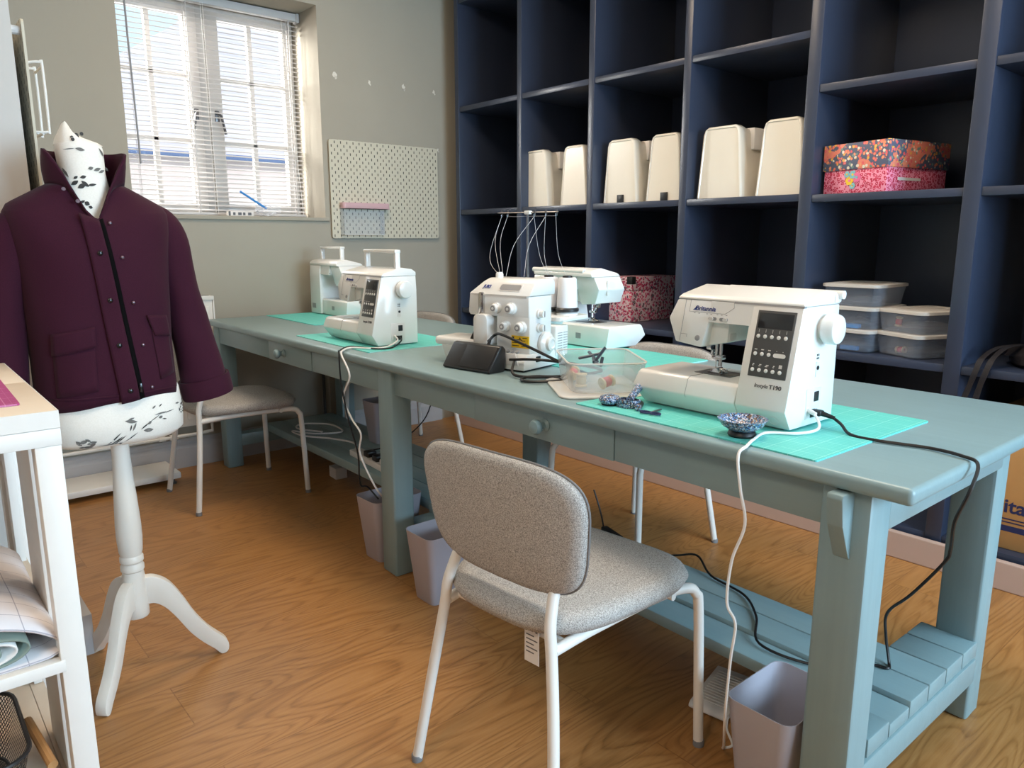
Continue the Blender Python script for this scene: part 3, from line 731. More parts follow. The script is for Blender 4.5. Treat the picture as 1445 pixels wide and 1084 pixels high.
for p in ([(-0.295, .238, .46), (-.325, .22, .36), (-.27, .15, .31), (-.18, .09, .272)], [(-0.295, .238, .46), (-.30, .21, .38), (-.19, .1, .272)], [(-0.270, .238, .46), (-.27, .2, .38), (-.18, .1, .272)],
          [(-0.160, .238, .46), (-.19, .17, .37), (-.16, .09, .275)], [(-0.115, .238, .46), (-.13, .17, .37), (-.09, .09, .275)], [(-0.160, .238, .46), (-.15, .255, .34), (-.118, .265, .264)],
          [(-0.115, .238, .46), (-.13, .255, .34), (-.115, .265, .264)], [(-0.075, .238, .46), (-.075, .255, .34), (-.045, .265, .264)], [(-0.160, .238, .462), (-0.115, .238, .462)], [(-0.270, .238, .462), (-0.160, .238, .462)], [(-0.115, .238, .462), (-0.075, .238, .462)]):
    b.tube(curve(p, 4) if len(p) > 2 else p, .00045, 4)
b.build('loose_thread', M['thread'], ov)
def cone(loc, label):
    t = thing('thread_cone', label, 'thread cone', loc, 0, 'thread cones on the overlocker stand')
    MB().lathe([(0, .010), (.033, .010), (.034, .014), (.0295, .104), (.027, .108), (0, .108)], seg=24, caps=(False, False)).build('thread', M['thread'], t)
    MB().lathe([(.010, .0), (.038, .0), (.0385, .008), (.034, .012), (.0, .012)], seg=24, caps=(False, False)).build('cone_base', M['dark'], t)
    MB().lathe([(.0045, .106), (.016, .106), (.016, .113), (.012, .1145), (.0045, .1145)], seg=20, caps=(False, False)).build('cone_tip', M['dark'], t)
    return t
Mo = Matrix.Translation((-1.635, 1.468, .75)) @ Matrix.Rotation(math.radians(12), 4, 'Z')
p = Mo @ Vector((-.045, .265, .159)); cone(p, 'tall white thread cone on the overlocker stand, fully in view')
p = Mo @ Vector((-.118, .265, .159)); cone(p, 'white thread cone half hidden behind the overlocker body')
# ------------------------------------------------------------------ chairs
def chair(label, loc, rz, grp='grey upholstered chairs'):
    t = thing('side_chair', label, 'chair', loc, rz, grp)
    def sup(w0, w1, d, n=48, e=3.4):
        pts = []
        for k in range(n):
            a = 2*PI*k/n; c, s = math.cos(a), math.sin(a)
            y = d/2*math.copysign(abs(s)**(2/e), s); f = (y/d+.5)
            pts.append(((w1 + (w0-w1)*f)/2*math.copysign(abs(c)**(2/e), c), y))
        return pts
    b = MB(); b.pad(sup(.475, .37, .455, 48, 3.6), lambda x, y, z: (x, y+.018, .405 + z - .004*math.cos(x*7) - .02*max(0, y-.16)), .045, crown=.008)
    b.build('seat', M['chair'], t, smooth=80)
    def bk(x, y, z):                                 # y = height in the pad outline, z = thickness
        hh = y + .125
        return (x, -.172 - .13*hh - (z-.02) + .30*x*x, .488 + hh*.99)
    b = MB(); out = [(x, y) for x, y in sup(.462, .395, .268, 56, 3.9)]
    b.pad(out, bk, .038, crown=.006)
    b.build('backrest', M['chair'], t, smooth=80)
    b = MB(); pts = [Vector(bk(x*1.002, y*1.002, .019)) for x, y in out]; b.tube(pts, .0022, 6, closed=True); b.build('piping', M['chairfoot'], t)
    for s in (-1, 1):
        b = MB(); b.tube(curve([(.222*s, .236, .008), (.212*s, .226, .33), (.207*s, .218, .376), (.198*s, .196, .393), (.178*s, .12, .395), (.160*s, -.08, .394), (.149*s, -.19, .386)], 6), .0115, 12); lg = b.build('leg', M['metal_white'], t)
        MB().lathe([(.0125, 0), (.0125, .014), (.0118, .015)], (.2225*s, .2365, 0), seg=14).build('foot', M['chairfoot'], lg)
        b = MB(); b.tube(curve([(.2*s, -.2435, .008), (.171*s, -.213, .24), (.152*s, -.198, .37), (.144*s, -.194, .43), (.137*s, -.180, .475), (.133*s, -.168, .51), (.13*s, -.166, .58)], 6), .0115, 12); lg = b.build('leg', M['metal_white'], t)
        MB().lathe([(.0125, 0), (.0125, .014), (.0118, .015)], (.2008*s, -.2443, 0), seg=14).build('foot', M['chairfoot'], lg)
    b = MB(); b.tube([(-.2, .14, .393), (.2, .14, .393)], .009, 10); b.tube([(-.15, -.16, .390), (.15, -.16, .390)], .009, 10); b.build('cross_bar', M['metal_white'], t)
    return t
c1 = chair('grey upholstered chair pulled out from the table, white label hanging below its seat', (-1.082, 1.06, 0), math.radians(5.3))
tg = MB().box((-.10, -.206, .315), (-.062, -.2054, .405)).build('fabric_label', M['tagwhite'], c1, smooth=0)
b = MB(); b.box((-.0965, -.2064, .382), (-.078, -.2062, .389)); b.box((-.072, -.2064, .382), (-.066, -.2062, .388))
for k in range(5): b.box((-.0955, -.2064, .372-.009*k), (-.075+.009*(k % 2), -.2062, .3745-.009*k))
pr0 = b.build('label_print', M['ink'], tg, smooth=0)
tg.location = (.162, .03, .012)
dup(c1, loc=(-3.312, 1.178, 0), rz=0, label='grey upholstered chair standing behind the burgundy jacket, seat towards the far drawer')
for ch in [o for o in bpy.data.objects if o.name.startswith('fabric_label') and o is not tg]:
    for g in list(ch.children): bpy.data.objects.remove(g)
    bpy.data.objects.remove(ch)
cs = [o for o in bpy.data.objects if o.get('category') == 'chair' and o is not c1][0]
dup(cs, loc=(-1.745, 2.095, 0), rz=PI, label='grey upholstered chair on the shelving side, behind the speckled dish machine')
dup(cs, loc=(-3.39, 2.13, 0), rz=PI+.03, label='grey upholstered chair on the shelving side at the far end of the table')

# ------------------------------------------------------------------ bins and floor items
def wbin(label, loc, rz=0, s=1):
    rings = []; H = .232
    def ring(w, d, r, z): return [(x, y, z) for x, y in rrect(w, d, r, 5)]
    rings = [ring(.102, .155, .018, .0), ring(.106, .159, .02, .003), ring(.148, .205, .026, H-.002), ring(.149, .206, .026, H), ring(.145, .202, .025, H), ring(.102, .155, .018, .006)]
    b = MB(); b.loft(rings); o = b.build('waste_bin', M['bin'], smooth=40); o.location = loc; o.rotation_euler = (0, 0, rz); o.scale = (s, s, s)
    return tag(o, label, 'waste bin', 'grey waste bins around the table')
wbin('grey waste bin beside the nearest table leg, standing in front of the white foot pedal', (-.688, 1.318, 0))
wbin('grey waste bin between the middle table leg and the pulled out chair', (-1.87, 1.305, 0), 0)
wbin('grey waste bin behind the middle table leg, cables dangling above it', (-2.262, 1.345, 0), .03)
wbin('dark looking waste bin standing on the lower shelf behind the power strip', (-2.985, 1.765, .2055), 0, .86)
fp = thing('foot_pedal', 'white ribbed foot pedal lying on the floor beside the grey bin', 'foot pedal', (-.945, 1.50, 0), math.radians(10), 'sewing machine foot pedals')
b = MB(); b.prism([(-.085, .006), (.085, .006), (.085, .04), (-.075, .022), (-.085, .014)], 'y', -.05, .05, bev=.006, M=Matrix.Rotation(PI/2, 4, 'Z')); b.build('housing', M['white2'], fp)
b = MB()
for k in range(13):
    y = -.062+.01*k; b.box((-.036, y, .0235+(y+.085)*.106), (.036, y+.005, .0265+(y+.085)*.106), bev=.001)
b.build('tread_ribs', M['white2'], fp)
b = MB(); b.box((.048, -.05, .010), (.0515, -.036, .018)); b.build('socket', M['black'], fp)
p2 = thing('foot_pedal', 'black foot pedal propped on the table in front of the overlocker', 'foot pedal', (-1.785, 1.403, .75), math.radians(8), 'sewing machine foot pedals')
b = MB(); b.prism([(-.068, .0), (-.074, .006), (-.024, .076), (-.010, .078), (.002, .066), (-.004, .0)], 'x', -.098, .10, bev=.004); b.build('housing', M['dark'], p2)
b = MB(); b.prism([(-.0715, .0115), (-.0285, .0715), (-.0295, .0725), (-.0725, .0125)], 'x', -.03, .094, bev=.0008); b.build('tread_plate', M['black'], p2)
b = MB(); b.lathe([(.006, 0), (.0045, .02)], (.035, -.008, .072), (0, .5, 1), 10); b.build('cord_relief', M['black'], p2)

lp = thing('low_platform', 'low white board on small feet by the window wall skirting', 'platform', (-3.725, .72, 0))
MB().box((-.115, -.3, .026), (.125, .296, .056), bev=.006).build('board', M['wood_white'], lp)
for x in (-.09, .10):
    for y in (-.19, .265): MB().lathe([(.014, 0), (.014, .008), (.006, .01), (.006, .027)], (x, y, 0), seg=12).build('foot', M['steel'], lp)

rd = thing('radiator', 'white panel radiator under the window, mostly hidden behind the jacket', 'radiator', (-3.83, .75, 0))
b = MB(); b.box((-.012, -.42, .215), (.012, .545, .845), bev=.006)
for k in range(23): b.box((.010, -.40+.041*k, .25), (.016, -.376+.041*k, .81), bev=.003)
b.build('panel', M['radiator'], rd)
b = MB(); b.box((-.03, -.425, .84), (.02, .552, .862), bev=.004)
for k in range(12): b.box((-.018, -.40+.08*k, .860), (.008, -.35+.08*k, .8635), 1)
b.box((-.03, .545, .22), (.017, .552, .85), bev=.002); b.build('casing', [M['radiator'], M['grey']], rd)
b = MB(); b.tube([(0, .50, .22), (0, .50, .175), (.0, .42, .17), (0, -.5, .17)], .0085, 8); b.lathe([(.014, 0), (.014, .04)], (0, .33, .17), (0, -1, 0), 10); b.lathe([(.013, 0), (.013, .03)], (0, .27, .17), (0, -1, 0), 10); b.build('pipe', M['radiator'], rd)
b = MB(); b.box((-3.868, 1.90, .15), (-3.80, 2.0, .72), bev=.002); b.tube([(-3.83, 1.88, .145), (-3.83, 1.88, .735)], .008, 8, 1); struct(b.build('trim_1', [M['wall'], M['pipe']]))

# ------------------------------------------------------------------ power strip and cables
ps = thing('power_strip', 'white power strip with black plugs on the lower shelf', 'power strip', (-2.70, 1.53, .205), math.radians(-4))
MB().box((-.17, -.028, 0), (.17, .028, .028), bev=.005).build('housing', M['white2'], ps)
for x in (-.02, .06): MB().box((x-.022, -.022, .026), (x+.022, .022, .052), bev=.006).build('plug', M['black'], ps)
MB().box((.105, -.022, .026), (.148, .02, .05), bev=.008).build('plug', M['white2'], ps)
MB().box((-.20, -.16, 0), (-.12, -.10, .055), bev=.004, M=Matrix.Translation((-.35, .19, -.205))).build('mains_block', M['white2'], ps)
def cable(label, pts, r, m, cat='cable', n=7):
    b = MB(); b.tube(curve(pts, n), r, 7); return tag(b.build('power_cable', m), label, cat)
B, Wc = M['black'], M['cord']
cable('white cord looping off the near table edge to the floor pedal', [(-.752, 1.452, .79), (-.735, 1.45, .783), (-.715, 1.43, .762), (-.73, 1.38, .757), (-.775, 1.335, .757), (-.765, 1.275, .757), (-.748, 1.222, .756), (-.748, 1.195, .742), (-.736, 1.19, .681), (-.722, 1.19, .615), (-.745, 1.19, .536), (-.75, 1.19, .447), (-.729, 1.19, .41), (-.735, 1.19, .332), (-.752, 1.21, .2), (-.80, 1.29, .06), (-.835, 1.345, .006), (-.828, 1.37, .005), (-.87, 1.41, .006), (-.895, 1.455, .014)], .003, Wc)
cable('black mains lead curving across the near end of the table and down', [(-.752, 1.468, .785), (-.72, 1.475, .782), (-.695, 1.48, .768), (-.66, 1.455, .7555), (-.60, 1.455, .7545), (-.52, 1.475, .7545), (-.46, 1.462, .755), (-.43, 1.45, .748), (-.424, 1.405, .71), (-.446, 1.42, .645), (-.465, 1.475, .57), (-.478, 1.49, .535), (-.545, 1.535, .43), (-.612, 1.60, .34), (-.622, 1.63, .27), (-.608, 1.625, .214), (-.60, 1.60, .212), (-.635, 1.585, .211), (-.72, 1.50, .205), (-.845, 1.487, .206), (-.915, 1.586, .212), (-.999, 1.663, .213), (-1.12, 1.69, .215), (-1.2, 1.735, .235), (-1.26, 1.72, .22), (-1.30, 1.69, .214), (-1.36, 1.64, .213)], .0032, B)
b = MB(); b.box((-.753, 1.457, .779), (-.728, 1.477, .791), bev=.003); b.tube([(-.73, 1.467, .785), (-.705, 1.475, .778)], [.006, .0038], 8); tag(b.build('mains_plug', B), 'black mains plug pushed into the right end of the nearest machine', 'plug')
b = MB(); b.tube([(-.7545, 1.452, .791), (-.733, 1.449, .785)], [.006, .0045], 8); tag(b.build('pedal_plug', Wc), 'white pedal plug pushed into the right end of the nearest machine', 'plug')
cable('white cord hanging over the table edge beside a black lead', [(-2.357, 1.447, .79), (-2.335, 1.445, .775), (-2.33, 1.40, .757), (-2.33, 1.33, .757), (-2.39, 1.285, .757), (-2.352, 1.232, .756), (-2.325, 1.212, .745), (-2.26, 1.205, .682), (-2.312, 1.205, .6), (-2.258, 1.205, .534), (-2.198, 1.205, .49), (-2.218, 1.21, .416), (-2.16, 1.23, .31), (-2.20, 1.30, .225)], .0034, Wc)
cable('black lead hanging beside the white cord over the table edge', [(-2.357, 1.462, .785), (-2.325, 1.455, .775), (-2.30, 1.40, .757), (-2.31, 1.34, .757), (-2.42, 1.30, .757), (-2.36, 1.225, .756), (-2.335, 1.208, .747), (-2.313, 1.20, .65), (-2.273, 1.20, .531), (-2.233, 1.21, .413), (-2.245, 1.22, .30), (-2.30, 1.28, .26), (-2.26, 1.30, .22)], .003, B)
cable('white cord coiled on the far part of the lower shelf', [(-3.30, 1.60, .212), (-3.45, 1.54, .21), (-3.52, 1.60, .21), (-3.42, 1.70, .21), (-3.25, 1.68, .21), (-3.30, 1.56, .21), (-3.42, 1.50, .21), (-3.3, 1.50, .21), (-3.16, 1.58, .21), (-3.02, 1.62, .21), (-2.9, 1.56, .215), (-2.86, 1.54, .22)], .0045, Wc)
cable('thin black lead dropping behind the table to the lower shelf', [(-2.95, 2.05, .745), (-2.95, 2.068, .70), (-2.96, 2.05, .5), (-2.93, 1.96, .3), (-2.86, 1.75, .22), (-2.74, 1.56, .25)], .003, B)
cable('black lead arching from the black foot pedal past the overlocker', [(-1.748, 1.398, .835), (-1.74, 1.42, .855), (-1.68, 1.40, .862), (-1.56, 1.40, .838), (-1.47, 1.44, .80), (-1.44, 1.50, .77), (-1.46, 1.56, .757)], .0042, B)
cable('loops of black cable lying between the overlocker and the open tub', [(-1.66, 1.41, .79), (-1.56, 1.43, .80), (-1.47, 1.50, .79), (-1.43, 1.56, .77), (-1.49, 1.46, .758), (-1.55, 1.40, .756), (-1.535, 1.345, .756), (-1.49, 1.345, .756), (-1.45, 1.42, .757), (-1.50, 1.43, .757), (-1.545, 1.375, .758), (-1.60, 1.37, .762), (-1.65, 1.42, .79)], .0042, B)
b = MB(); b.box((-.05, -.012, 0), (.05, .012, .02), bev=.004); b.tube([(.05, 0, .01), (.10, .01, .012)], .004, 7); b.tube(curve([(-.05, 0, .01), (-.09, .01, .05), (-.12, .0, .12)], 5), .003, 6)
o = b.build('cable_joiner', B); o.location = (-1.50, 1.70, .207); o.rotation_euler = (0, 0, -.3); tag(o, 'black plug connector lying on the lower shelf behind the near chair', 'plug')

# ------------------------------------------------------------------ tub, haberdashery
def tub(name, label, loc, w, d, hgt, rz, lid=True, cat='plastic tub', grp=None, mat='frost'):
    t = thing(name, label, cat, loc, rz, grp)
    def ring(s, z): return [(x, y, z) for x, y in rrect(w*s, d*s, .032, 5)]
    t0 = .0018
    b = MB(); b.loft([ring(.84, 0), ring(.90, .004), ring(.985, hgt-.006), ring(1.0, hgt-.005), ring(1.0, hgt), ring(.985, hgt), ring(.975, hgt-.006), ring(.885, .008), ring(.82, .004)])
    b.build('tub_body', M[mat], t, smooth=40)
    if not lid:
        MB().tube(ring(1.0, hgt), .0024, 6, closed=True).build('rim', M['frostlid'], t)
    if lid:
        b = MB(); b.loft([ring(1.03, hgt-.006), ring(1.035, hgt-.002), ring(1.03, hgt+.005), ring(.98, hgt+.0065), ring(.78, hgt+.0065), ring(.76, hgt+.0035)]); b.build('lid', M['frostlid'], t, smooth=40)
    return t
tub('open_tub', 'open clear plastic tub of thread spools standing on its lid', (-1.335, 1.445, .7575), .26, .20, .078, math.radians(-36), False, mat='glasstub')
b = MB(); b.loft([[(x, y, z) for x, y in rrect(.275*s, .215*s, .035, 6)] for s, z in ((.97, 0), (1, .002), (1, .005), (.97, .007))]); o = b.build('tub_lid', M['frostlid']); o.location = (-1.34, 1.425, .7502); o.rotation_euler = (0, 0, math.radians(-34)); tag(o, 'milky plastic lid lying under the open clear tub', 'lid')
def spool(loc, d, label, m='pinkthread'):
    t = thing('thread_spool', label, 'thread spool', loc, 0, 'thread spools in the open tub')
    b = MB(); d = Vector(d).normalized()
    b.lathe([(.003, 0), (.015, 0), (.015, .004), (.011, .007), (.011, .027), (.015, .030), (.015, .034), (.003, .034)], (0, 0, 0), d, 18, 0, caps=(False, False)); b.build('spool_body', M['spool'], t)
    b = MB(); b.lathe([(.0115, .008), (.0132, .011), (.0132, .023), (.0115, .026)], (0, 0, 0), d, 18); b.build('thread', M[m], t)
spool((-1.40, 1.405, .777), (-.5, 1, .35), 'cream spool of pink thread at the left end of the open tub', 'pinkthread')
spool((-1.275, 1.39, .777), (.2, 1, .2), 'cream spool of red thread facing out at the right of the open tub', 'redthing')
spool((-1.335, 1.378, .7625), (0, 0, 1), 'cream spool standing upright in the middle of the open tub', 'spool')
b = MB(); b.loft([[(.05*q*math.cos(a)*(1+.15*math.sin(3*a)), .045*q*math.sin(a), .004+z) for a in [2*PI*k/14 for k in range(14)]] for q, z in ((.6, 0), (1, .008), (.95, .025), (.7, .04), (.3, .045))]); o = b.build('oddments_bag', M['clearbag'], smooth=25); o.location = (-1.29, 1.47, .762); tag(o, 'small clear bag of oddments inside the open tub', 'plastic bag')
b = MB()
for k, (p, q) in enumerate((((-1.445, 1.50, .815), (-1.39, 1.53, .832)), ((-1.44, 1.535, .83), (-1.375, 1.50, .815)), ((-1.41, 1.52, .82), (-1.36, 1.47, .818)), ((-1.375, 1.49, .815), (-1.352, 1.505, .855)), ((-1.36, 1.475, .817), (-1.322, 1.455, .815)), ((-1.322, 1.455, .813), (-1.318, 1.458, .838)))): b.tube([Vector(p)+Vector((.01, -.03, 0)), Vector(q)+Vector((.01, -.03, 0))], .0042, 6)
tag(b.build('presser_feet_clip', M['clip']), 'slate blue plastic clip resting across the open tub', 'clip')
# blue speckled dish
di = thing('pin_dish', 'blue speckled magnetic pin dish on a black base by the table edge', 'pin dish', (-.803, 1.291, .753))
MB().lathe([(0, 0), (.026, 0), (.028, .004), (.026, .010), (.022, .013), (0, .013)], seg=24, caps=(False, False)).build('magnet_base', M['black'], di)
MB().lathe([(0, .012), (.026, .013), (.040, .022), (.047, .034), (.049, .036), (.046, .036), (.038, .025), (.024, .016), (0, .0155)], seg=32, caps=(False, False)).build('bowl', M['speckle'], di)
pc = thing('pincushion', 'blue patterned fabric pincushion at the left corner of the near mat', 'pincushion', (-1.168, 1.303, .753))
MB().lathe([(0, 0), (.014, .0), (.024, .008), (.026, .014), (.022, .021), (.010, .025), (0, .0255)], seg=20, caps=(False, False)).build('cushion', M['speckle'], pc, smooth=60)
MB().lathe([(.0185, 0), (.0205, .006), (.0185, .007)], seg=20).build('cup', M['black'], pc)
b = MB(); b.loft([[(.028*math.cos(a)*q, .019*math.sin(a)*q, z) for a in [2*PI*k/20 for k in range(20)]] for q, z in ((1, 0), (1.05, .002), (1.05, .017), (1, .019), (.94, .019), (.93, .001))]); o = b.build('wrist_band', M['speckle']); o.location = (-1.122, 1.318, .753); o.rotation_euler = (0, 0, .3); tag(o, 'blue patterned fabric ring beside the pincushion on the near mat', 'wrist band')
rs = thing('seam_ripper', 'blue patterned handled tool with an orange tip leaning on the fabric ring', 'seam ripper', (-1.118, 1.325, .774))
d = Vector((-.02, .055, .022)); MB().tube([Vector((.004, -.012, 0)), d], [.008, .0105], 10).build('grip', M['speckle'], rs); MB().tube([d, d*1.45], [.006, .0045], 8).build('tip', M['orange'], rs)
tw = thing('thread_snips', 'small dark blue scissors lying on the near mat', 'scissors', (-1.04, 1.30, .7535), .15)
b = MB()
for x in (-.012, .012): b.tube([(x+.0125*math.cos(a), .0085*math.sin(a)-.004, .0035) for a in [2*PI*k/18 for k in range(18)]], .0024, 6, closed=True)
b.build('finger_ring', M['logo_navy'], tw)
b = MB(); b.prism([(-.004, .0), (.004, 0), (.002, .045), (-.002, .045)], 'z', .002, .005, bev=.0006); b.build('blade', M['steel'], tw)
rc = thing('handled_tool', 'dark handled seam tool with patterned end between scissors and machine', 'seam ripper', (-1.082, 1.305, .7605))
MB().tube([(0, 0, 0), (-.022, .035, 0)], [.0068, .0078], 10).build('grip', M['dark'], rc); MB().lathe([(.0, -.003), (.006, -.002), (.0072, .0), (.0072, .012), (.0068, .0121)], (.003, -.005, 0), (-.53, .85, 0), 12, caps=(False, False)).build('end_cap', M['speckle'], rc)
# ------------------------------------------------------------------ white rack in the foreground
rk = thing('storage_rack', 'white painted wooden rack with crossed side braces beside the dress form', 'rack', (-1.3, .196, 0))
ww = M['wood_white']
b = MB(); b.box((-.58, -.95, .855), (-.30, 0, .883), bev=.002, mi=0); b.box((-.299, -.95, .855), (0, 0, .883), bev=.002, mi=0); b.build('top_board', M['cream_top'], rk)
b = MB(); b.box((-.001, -.95, .8555), (.0015, .0005, .8825)); b.box((-.58, -.0005, .8555), (0, .0012, .8825)); b.box((-.022, -.93, .828), (.001, .001, .8548), bev=.001); b.box((-.575, -.02, .828), (-.02, .001, .8548), bev=.001); b.build('apron', ww, rk)
for x in (-.036, -.575):
    for y in (-.036, -.93): MB().box((x, y, 0), (x+.036, y+.036, .828), bev=.0015).build('post', ww, rk)
def brace(x0, z0, x1, z1):
    d = Vector((x1-x0, z1-z0)); L = d.length; a = math.atan2(d.y, d.x)
    MB().box((0, -.009, -.02), (L, .009, .02), bev=.001, M=Matrix.Translation((x0, -.018, z0)) @ Matrix.Rotation(-a, 4, 'Y')).build('brace', ww, rk)
for x0, x1 in ((-.285, -.125), (-.575+.04, -.49)):
    MB().box((x0, -.030, .19), (x1, -.014, .828), bev=.001).build('side_slat', ww, rk)
for z in (.475, .19):
    b = MB(); b.box((-.57, -.92, z-.018), (-.005, -.036, z-.002), 1, bev=.001); b.box((-.57, -.038, z-.018), (-.036, -.012, z-.002), 1); b.box((-.018, -.93, z-.020), (.001, -.030, z), 0, bev=.001); b.box((-.575, -.93, z-.02), (-.557, -.03, z), 0, bev=.001); b.build('shelf', [ww, M['cream_top']], rk)
o = MB().prism(rrect(.42, .34, .004, 2), 'z', 0, .003).build('cutting_mat', M['pinkmat'], smooth=0); o.location = (-1.585, -.009, .8835); o.rotation_euler = (0, 0, math.radians(-1)); tag(o, 'magenta pink cutting mat lying on top of the white rack', 'cutting mat')
# folded pattern sheet on its shelf
fs = thing('folded_sheet', 'thick folded cutting cloth with printed grid on the white rack shelf', 'folded sheet', (-1.315, .168, .4745))
pr = [(-.60, .075), (-.30, .098), (-.15, .090), (-.06, .066), (-.015, .040), (-.002, .020), (-.012, .008), (-.06, .003), (-.3, .003), (-.6, .003)]
P = [Vector((0, y, z)) for y, z in pr]; c = curve([(0, y, z) for y, z in pr], 5)
b = MB(); rings = []
for k in range(7): rings.append([(-.44*k/6, p.y, p.z*(1+.12*math.sin(k*1.1))) for p in c])
b.loft(rings, 0, False, (False, False)); b.build('sheet', M['paper'], fs, solid=.004, smooth=60)
for q, m, s in ((.066, 'greenlining', 1), (.045, 'tagwhite', .8), (.026, 'greenlining', .55), (.012, 'paper', .3)):
    b = MB(); lp_ = [(-.002-.0005*s, -.10-.03*(1-s) + .055*s*math.cos(a), .033+.022*s*math.sin(a)) for a in [2*PI*k/28 for k in range(28)]]
    b.loft([lp_, [(p[0]-.42, p[1], p[2]) for p in lp_]], 0, True, (False, False)); b.build('inner_roll', M[m], fs, solid=.003, smooth=60)
bk = thing('mesh_basket', 'black wire mesh basket with a wooden handle at the bottom of the white rack', 'basket', (-1.46, -.06, .19))
b = MB()
def rg(s, z): return [(x, y, z) for x, y in rrect(.26*s, .34*s, .05, 6)]
b.loft([rg(.86, .002), rg(1, .115)], 0, True, (False, False)); b.face(rg(.86, .002)); b.build('mesh_wall', M['meshmetal'], bk, smooth=40)
b = MB(); b.tube(rg(1.0, .117), .004, 6, closed=True); b.tube(rg(.86, .004), .003, 6, closed=True); b.build('rim', M['dark'], bk)
b = MB(); b.tube([(-.02, .18, .10), (.12, .195, .085)], .008, 10); b.build('handle', M['woodhandle'], bk)

# ------------------------------------------------------------------ dress form
def ringpt(w, d, z, n=40, e=2.35, xo=0, yo=0, zf=None):
    r = []
    for k in range(n):
        f = 2*PI*k/n; s, c = math.sin(f), math.cos(f)
        x = xo + w*math.copysign(abs(s)**(2/e), s); y = yo - d*math.copysign(abs(c)**(2/e), c)
        r.append((x, y, z + (zf(f) if zf else 0)))
    return r
df = thing('dress_form', 'flower printed cream dress form on a white wooden tripod stand', 'dress form', (-2.02, .43, 0), math.radians(90))
FT = [(.652, .10, .075), (.657, .142, .104), (.672, .158, .118), (.72, .160, .122), (.77, .154, .118), (.86, .128, .098), (.92, .120, .092), (1.0, .135, .102), (1.08, .140, .098), (1.13, .136, .078), (1.18, .125, .06), (1.215, .075, .052), (1.25, .052, .05), (1.29, .047, .047), (1.34, .049, .049), (1.352, .047, .047)]
XO = lambda z: -.008 - .012*max(0, (z-1.0))/.3
def formfront(x, z):
    for (z0, w0, d0), (z1, w1, d1) in zip(FT, FT[1:]):
        if z0 <= z <= z1:
            t = (z-z0)/(z1-z0); w = w0+(w1-w0)*t; d = d0+(d1-d0)*t
            q = min(.995, abs((x-XO(z))/w)); return -d*(1-q**2.35)**(1/2.35)
    return -.05
b = MB(); b.loft([ringpt(w, d, z, xo=XO(z)) for z, w, d in FT])
# gathered cloth peak over the neck cap
top = ringpt(.048, .048, 1.351, 20, 2, XO(1.35)); pk = []
for s, dz, dx in ((1, 0, 0), (.86, .012, -.004), (.5, .028, -.014), (.2, .046, -.02), (.03, .052, -.022)):
    pk.append([(XO(1.35)+dx+(x-XO(1.35))*s*(1+.08*math.sin(5*i)), y*s, 1.351+dz*(1.0 if x < XO(1.35)+.01 else .62)) for i, (x, y, z) in enumerate(top)])
b.loft(pk)
def leaf(u0, z0, u1, z1, w, mi):                     # printed leaf between two points of the cover
    pts = []; n = 5; dx, dz = u1-u0, z1-z0; L = math.hypot(dx, dz) or 1; nx, nz = -dz/L, dx/L
    for sgn in (1, -1):
        for k in (range(n+1) if sgn > 0 else range(n-1, 0, -1)):
            t = k/n; h = w*math.sin(PI*min(.98, max(.02, t)))*sgn*.5
            x = u0+dx*t+nx*h; z = z0+dz*t+nz*h; pts.append((x, formfront(x, z)-.0012, z))
    b.face(pts, mi)
def px(x, y):                                        # print layout in cm on the cover, from the hip centre
    return ((x-160)*.00147, .655+(616-y)*.0016)
def L2(x0, y0, x1, y1, w=3, mi=1):
    a = px(x0, y0); c = px(x1, y1); leaf(a[0], max(.662, a[1]), c[0], max(.662, c[1]), w*.00147, mi)
for q in ((112, 614, 150, 610, 1.5), (150, 610, 172, 597, 1.5), (126, 611, 147, 594, 2.2), (131, 611, 149, 600, 2.2), (135, 612, 154, 599, 2), (160, 594, 163, 584, 2), (164, 594, 170, 582, 3), (153, 577, 172, 581, 6), (158, 576, 168, 574, 3), (176, 594, 190, 585, 2.2), (190, 585, 210, 575, 1.2), (210, 575, 236, 573, 1.5), (180, 596, 196, 597, 7), (188, 588, 194, 583, 4), (199, 575, 220, 573, 2.5), (206, 581, 213, 579, 5), (212, 583, 220, 585, 2), (197, 565, 203, 561, 3), (208, 564, 214, 560, 2), (239, 565, 248, 566, 3), (88, 604, 100, 600, 6), (92, 612, 108, 615, 5), (84, 600, 92, 608, 6), (98, 606, 112, 603, 6), (102, 610, 110, 606, 5), (96, 598, 104, 602, 4), (88, 620, 98, 616, 4), (143, 624, 148, 618, 3)): L2(*q, mi=1 if q[4] > 2.3 else 2)
for k in range(11):
    a = k*2.4; r = 3+.65*k; L2(254+r*.8*math.cos(a), 577+r*math.sin(a), 254+(r*.8+1)*math.cos(a+.75), 577+(r+1)*math.sin(a+.75), 2.6, 2)
L2(256, 568, 262, 554, 3, 2); L2(250, 570, 258, 569, 4, 2)
def pn(x, y): return (XO(1.28)+(x-126)*.00140, 1.352-(y-213)*.00168)
def L3(x0, y0, x1, y1, w=3, mi=2):
    a = pn(x0, y0); c = pn(x1, y1); leaf(a[0], min(1.35, a[1]), c[0], min(1.35, c[1]), w*.00147, mi)
for q in ((96, 222, 112, 220, 1.5), (112, 220, 126, 222, 5), (148, 217, 158, 230, 4), (158, 240, 164, 246, 4), (94, 245, 100, 258, 3), (128, 246, 136, 244, 5), (136, 248, 148, 244, 5), (144, 250, 155, 246, 4), (102, 268, 112, 262, 6), (110, 272, 122, 266, 7), (116, 262, 126, 270, 6), (124, 268, 138, 266, 4), (106, 260, 112, 256, 4), (115, 258, 124, 256, 5), (117, 290, 124, 294, 7), (122, 296, 128, 298, 5), (110, 292, 118, 288, 4)): L3(*q, mi=2 if q[1] > 255 else 1)
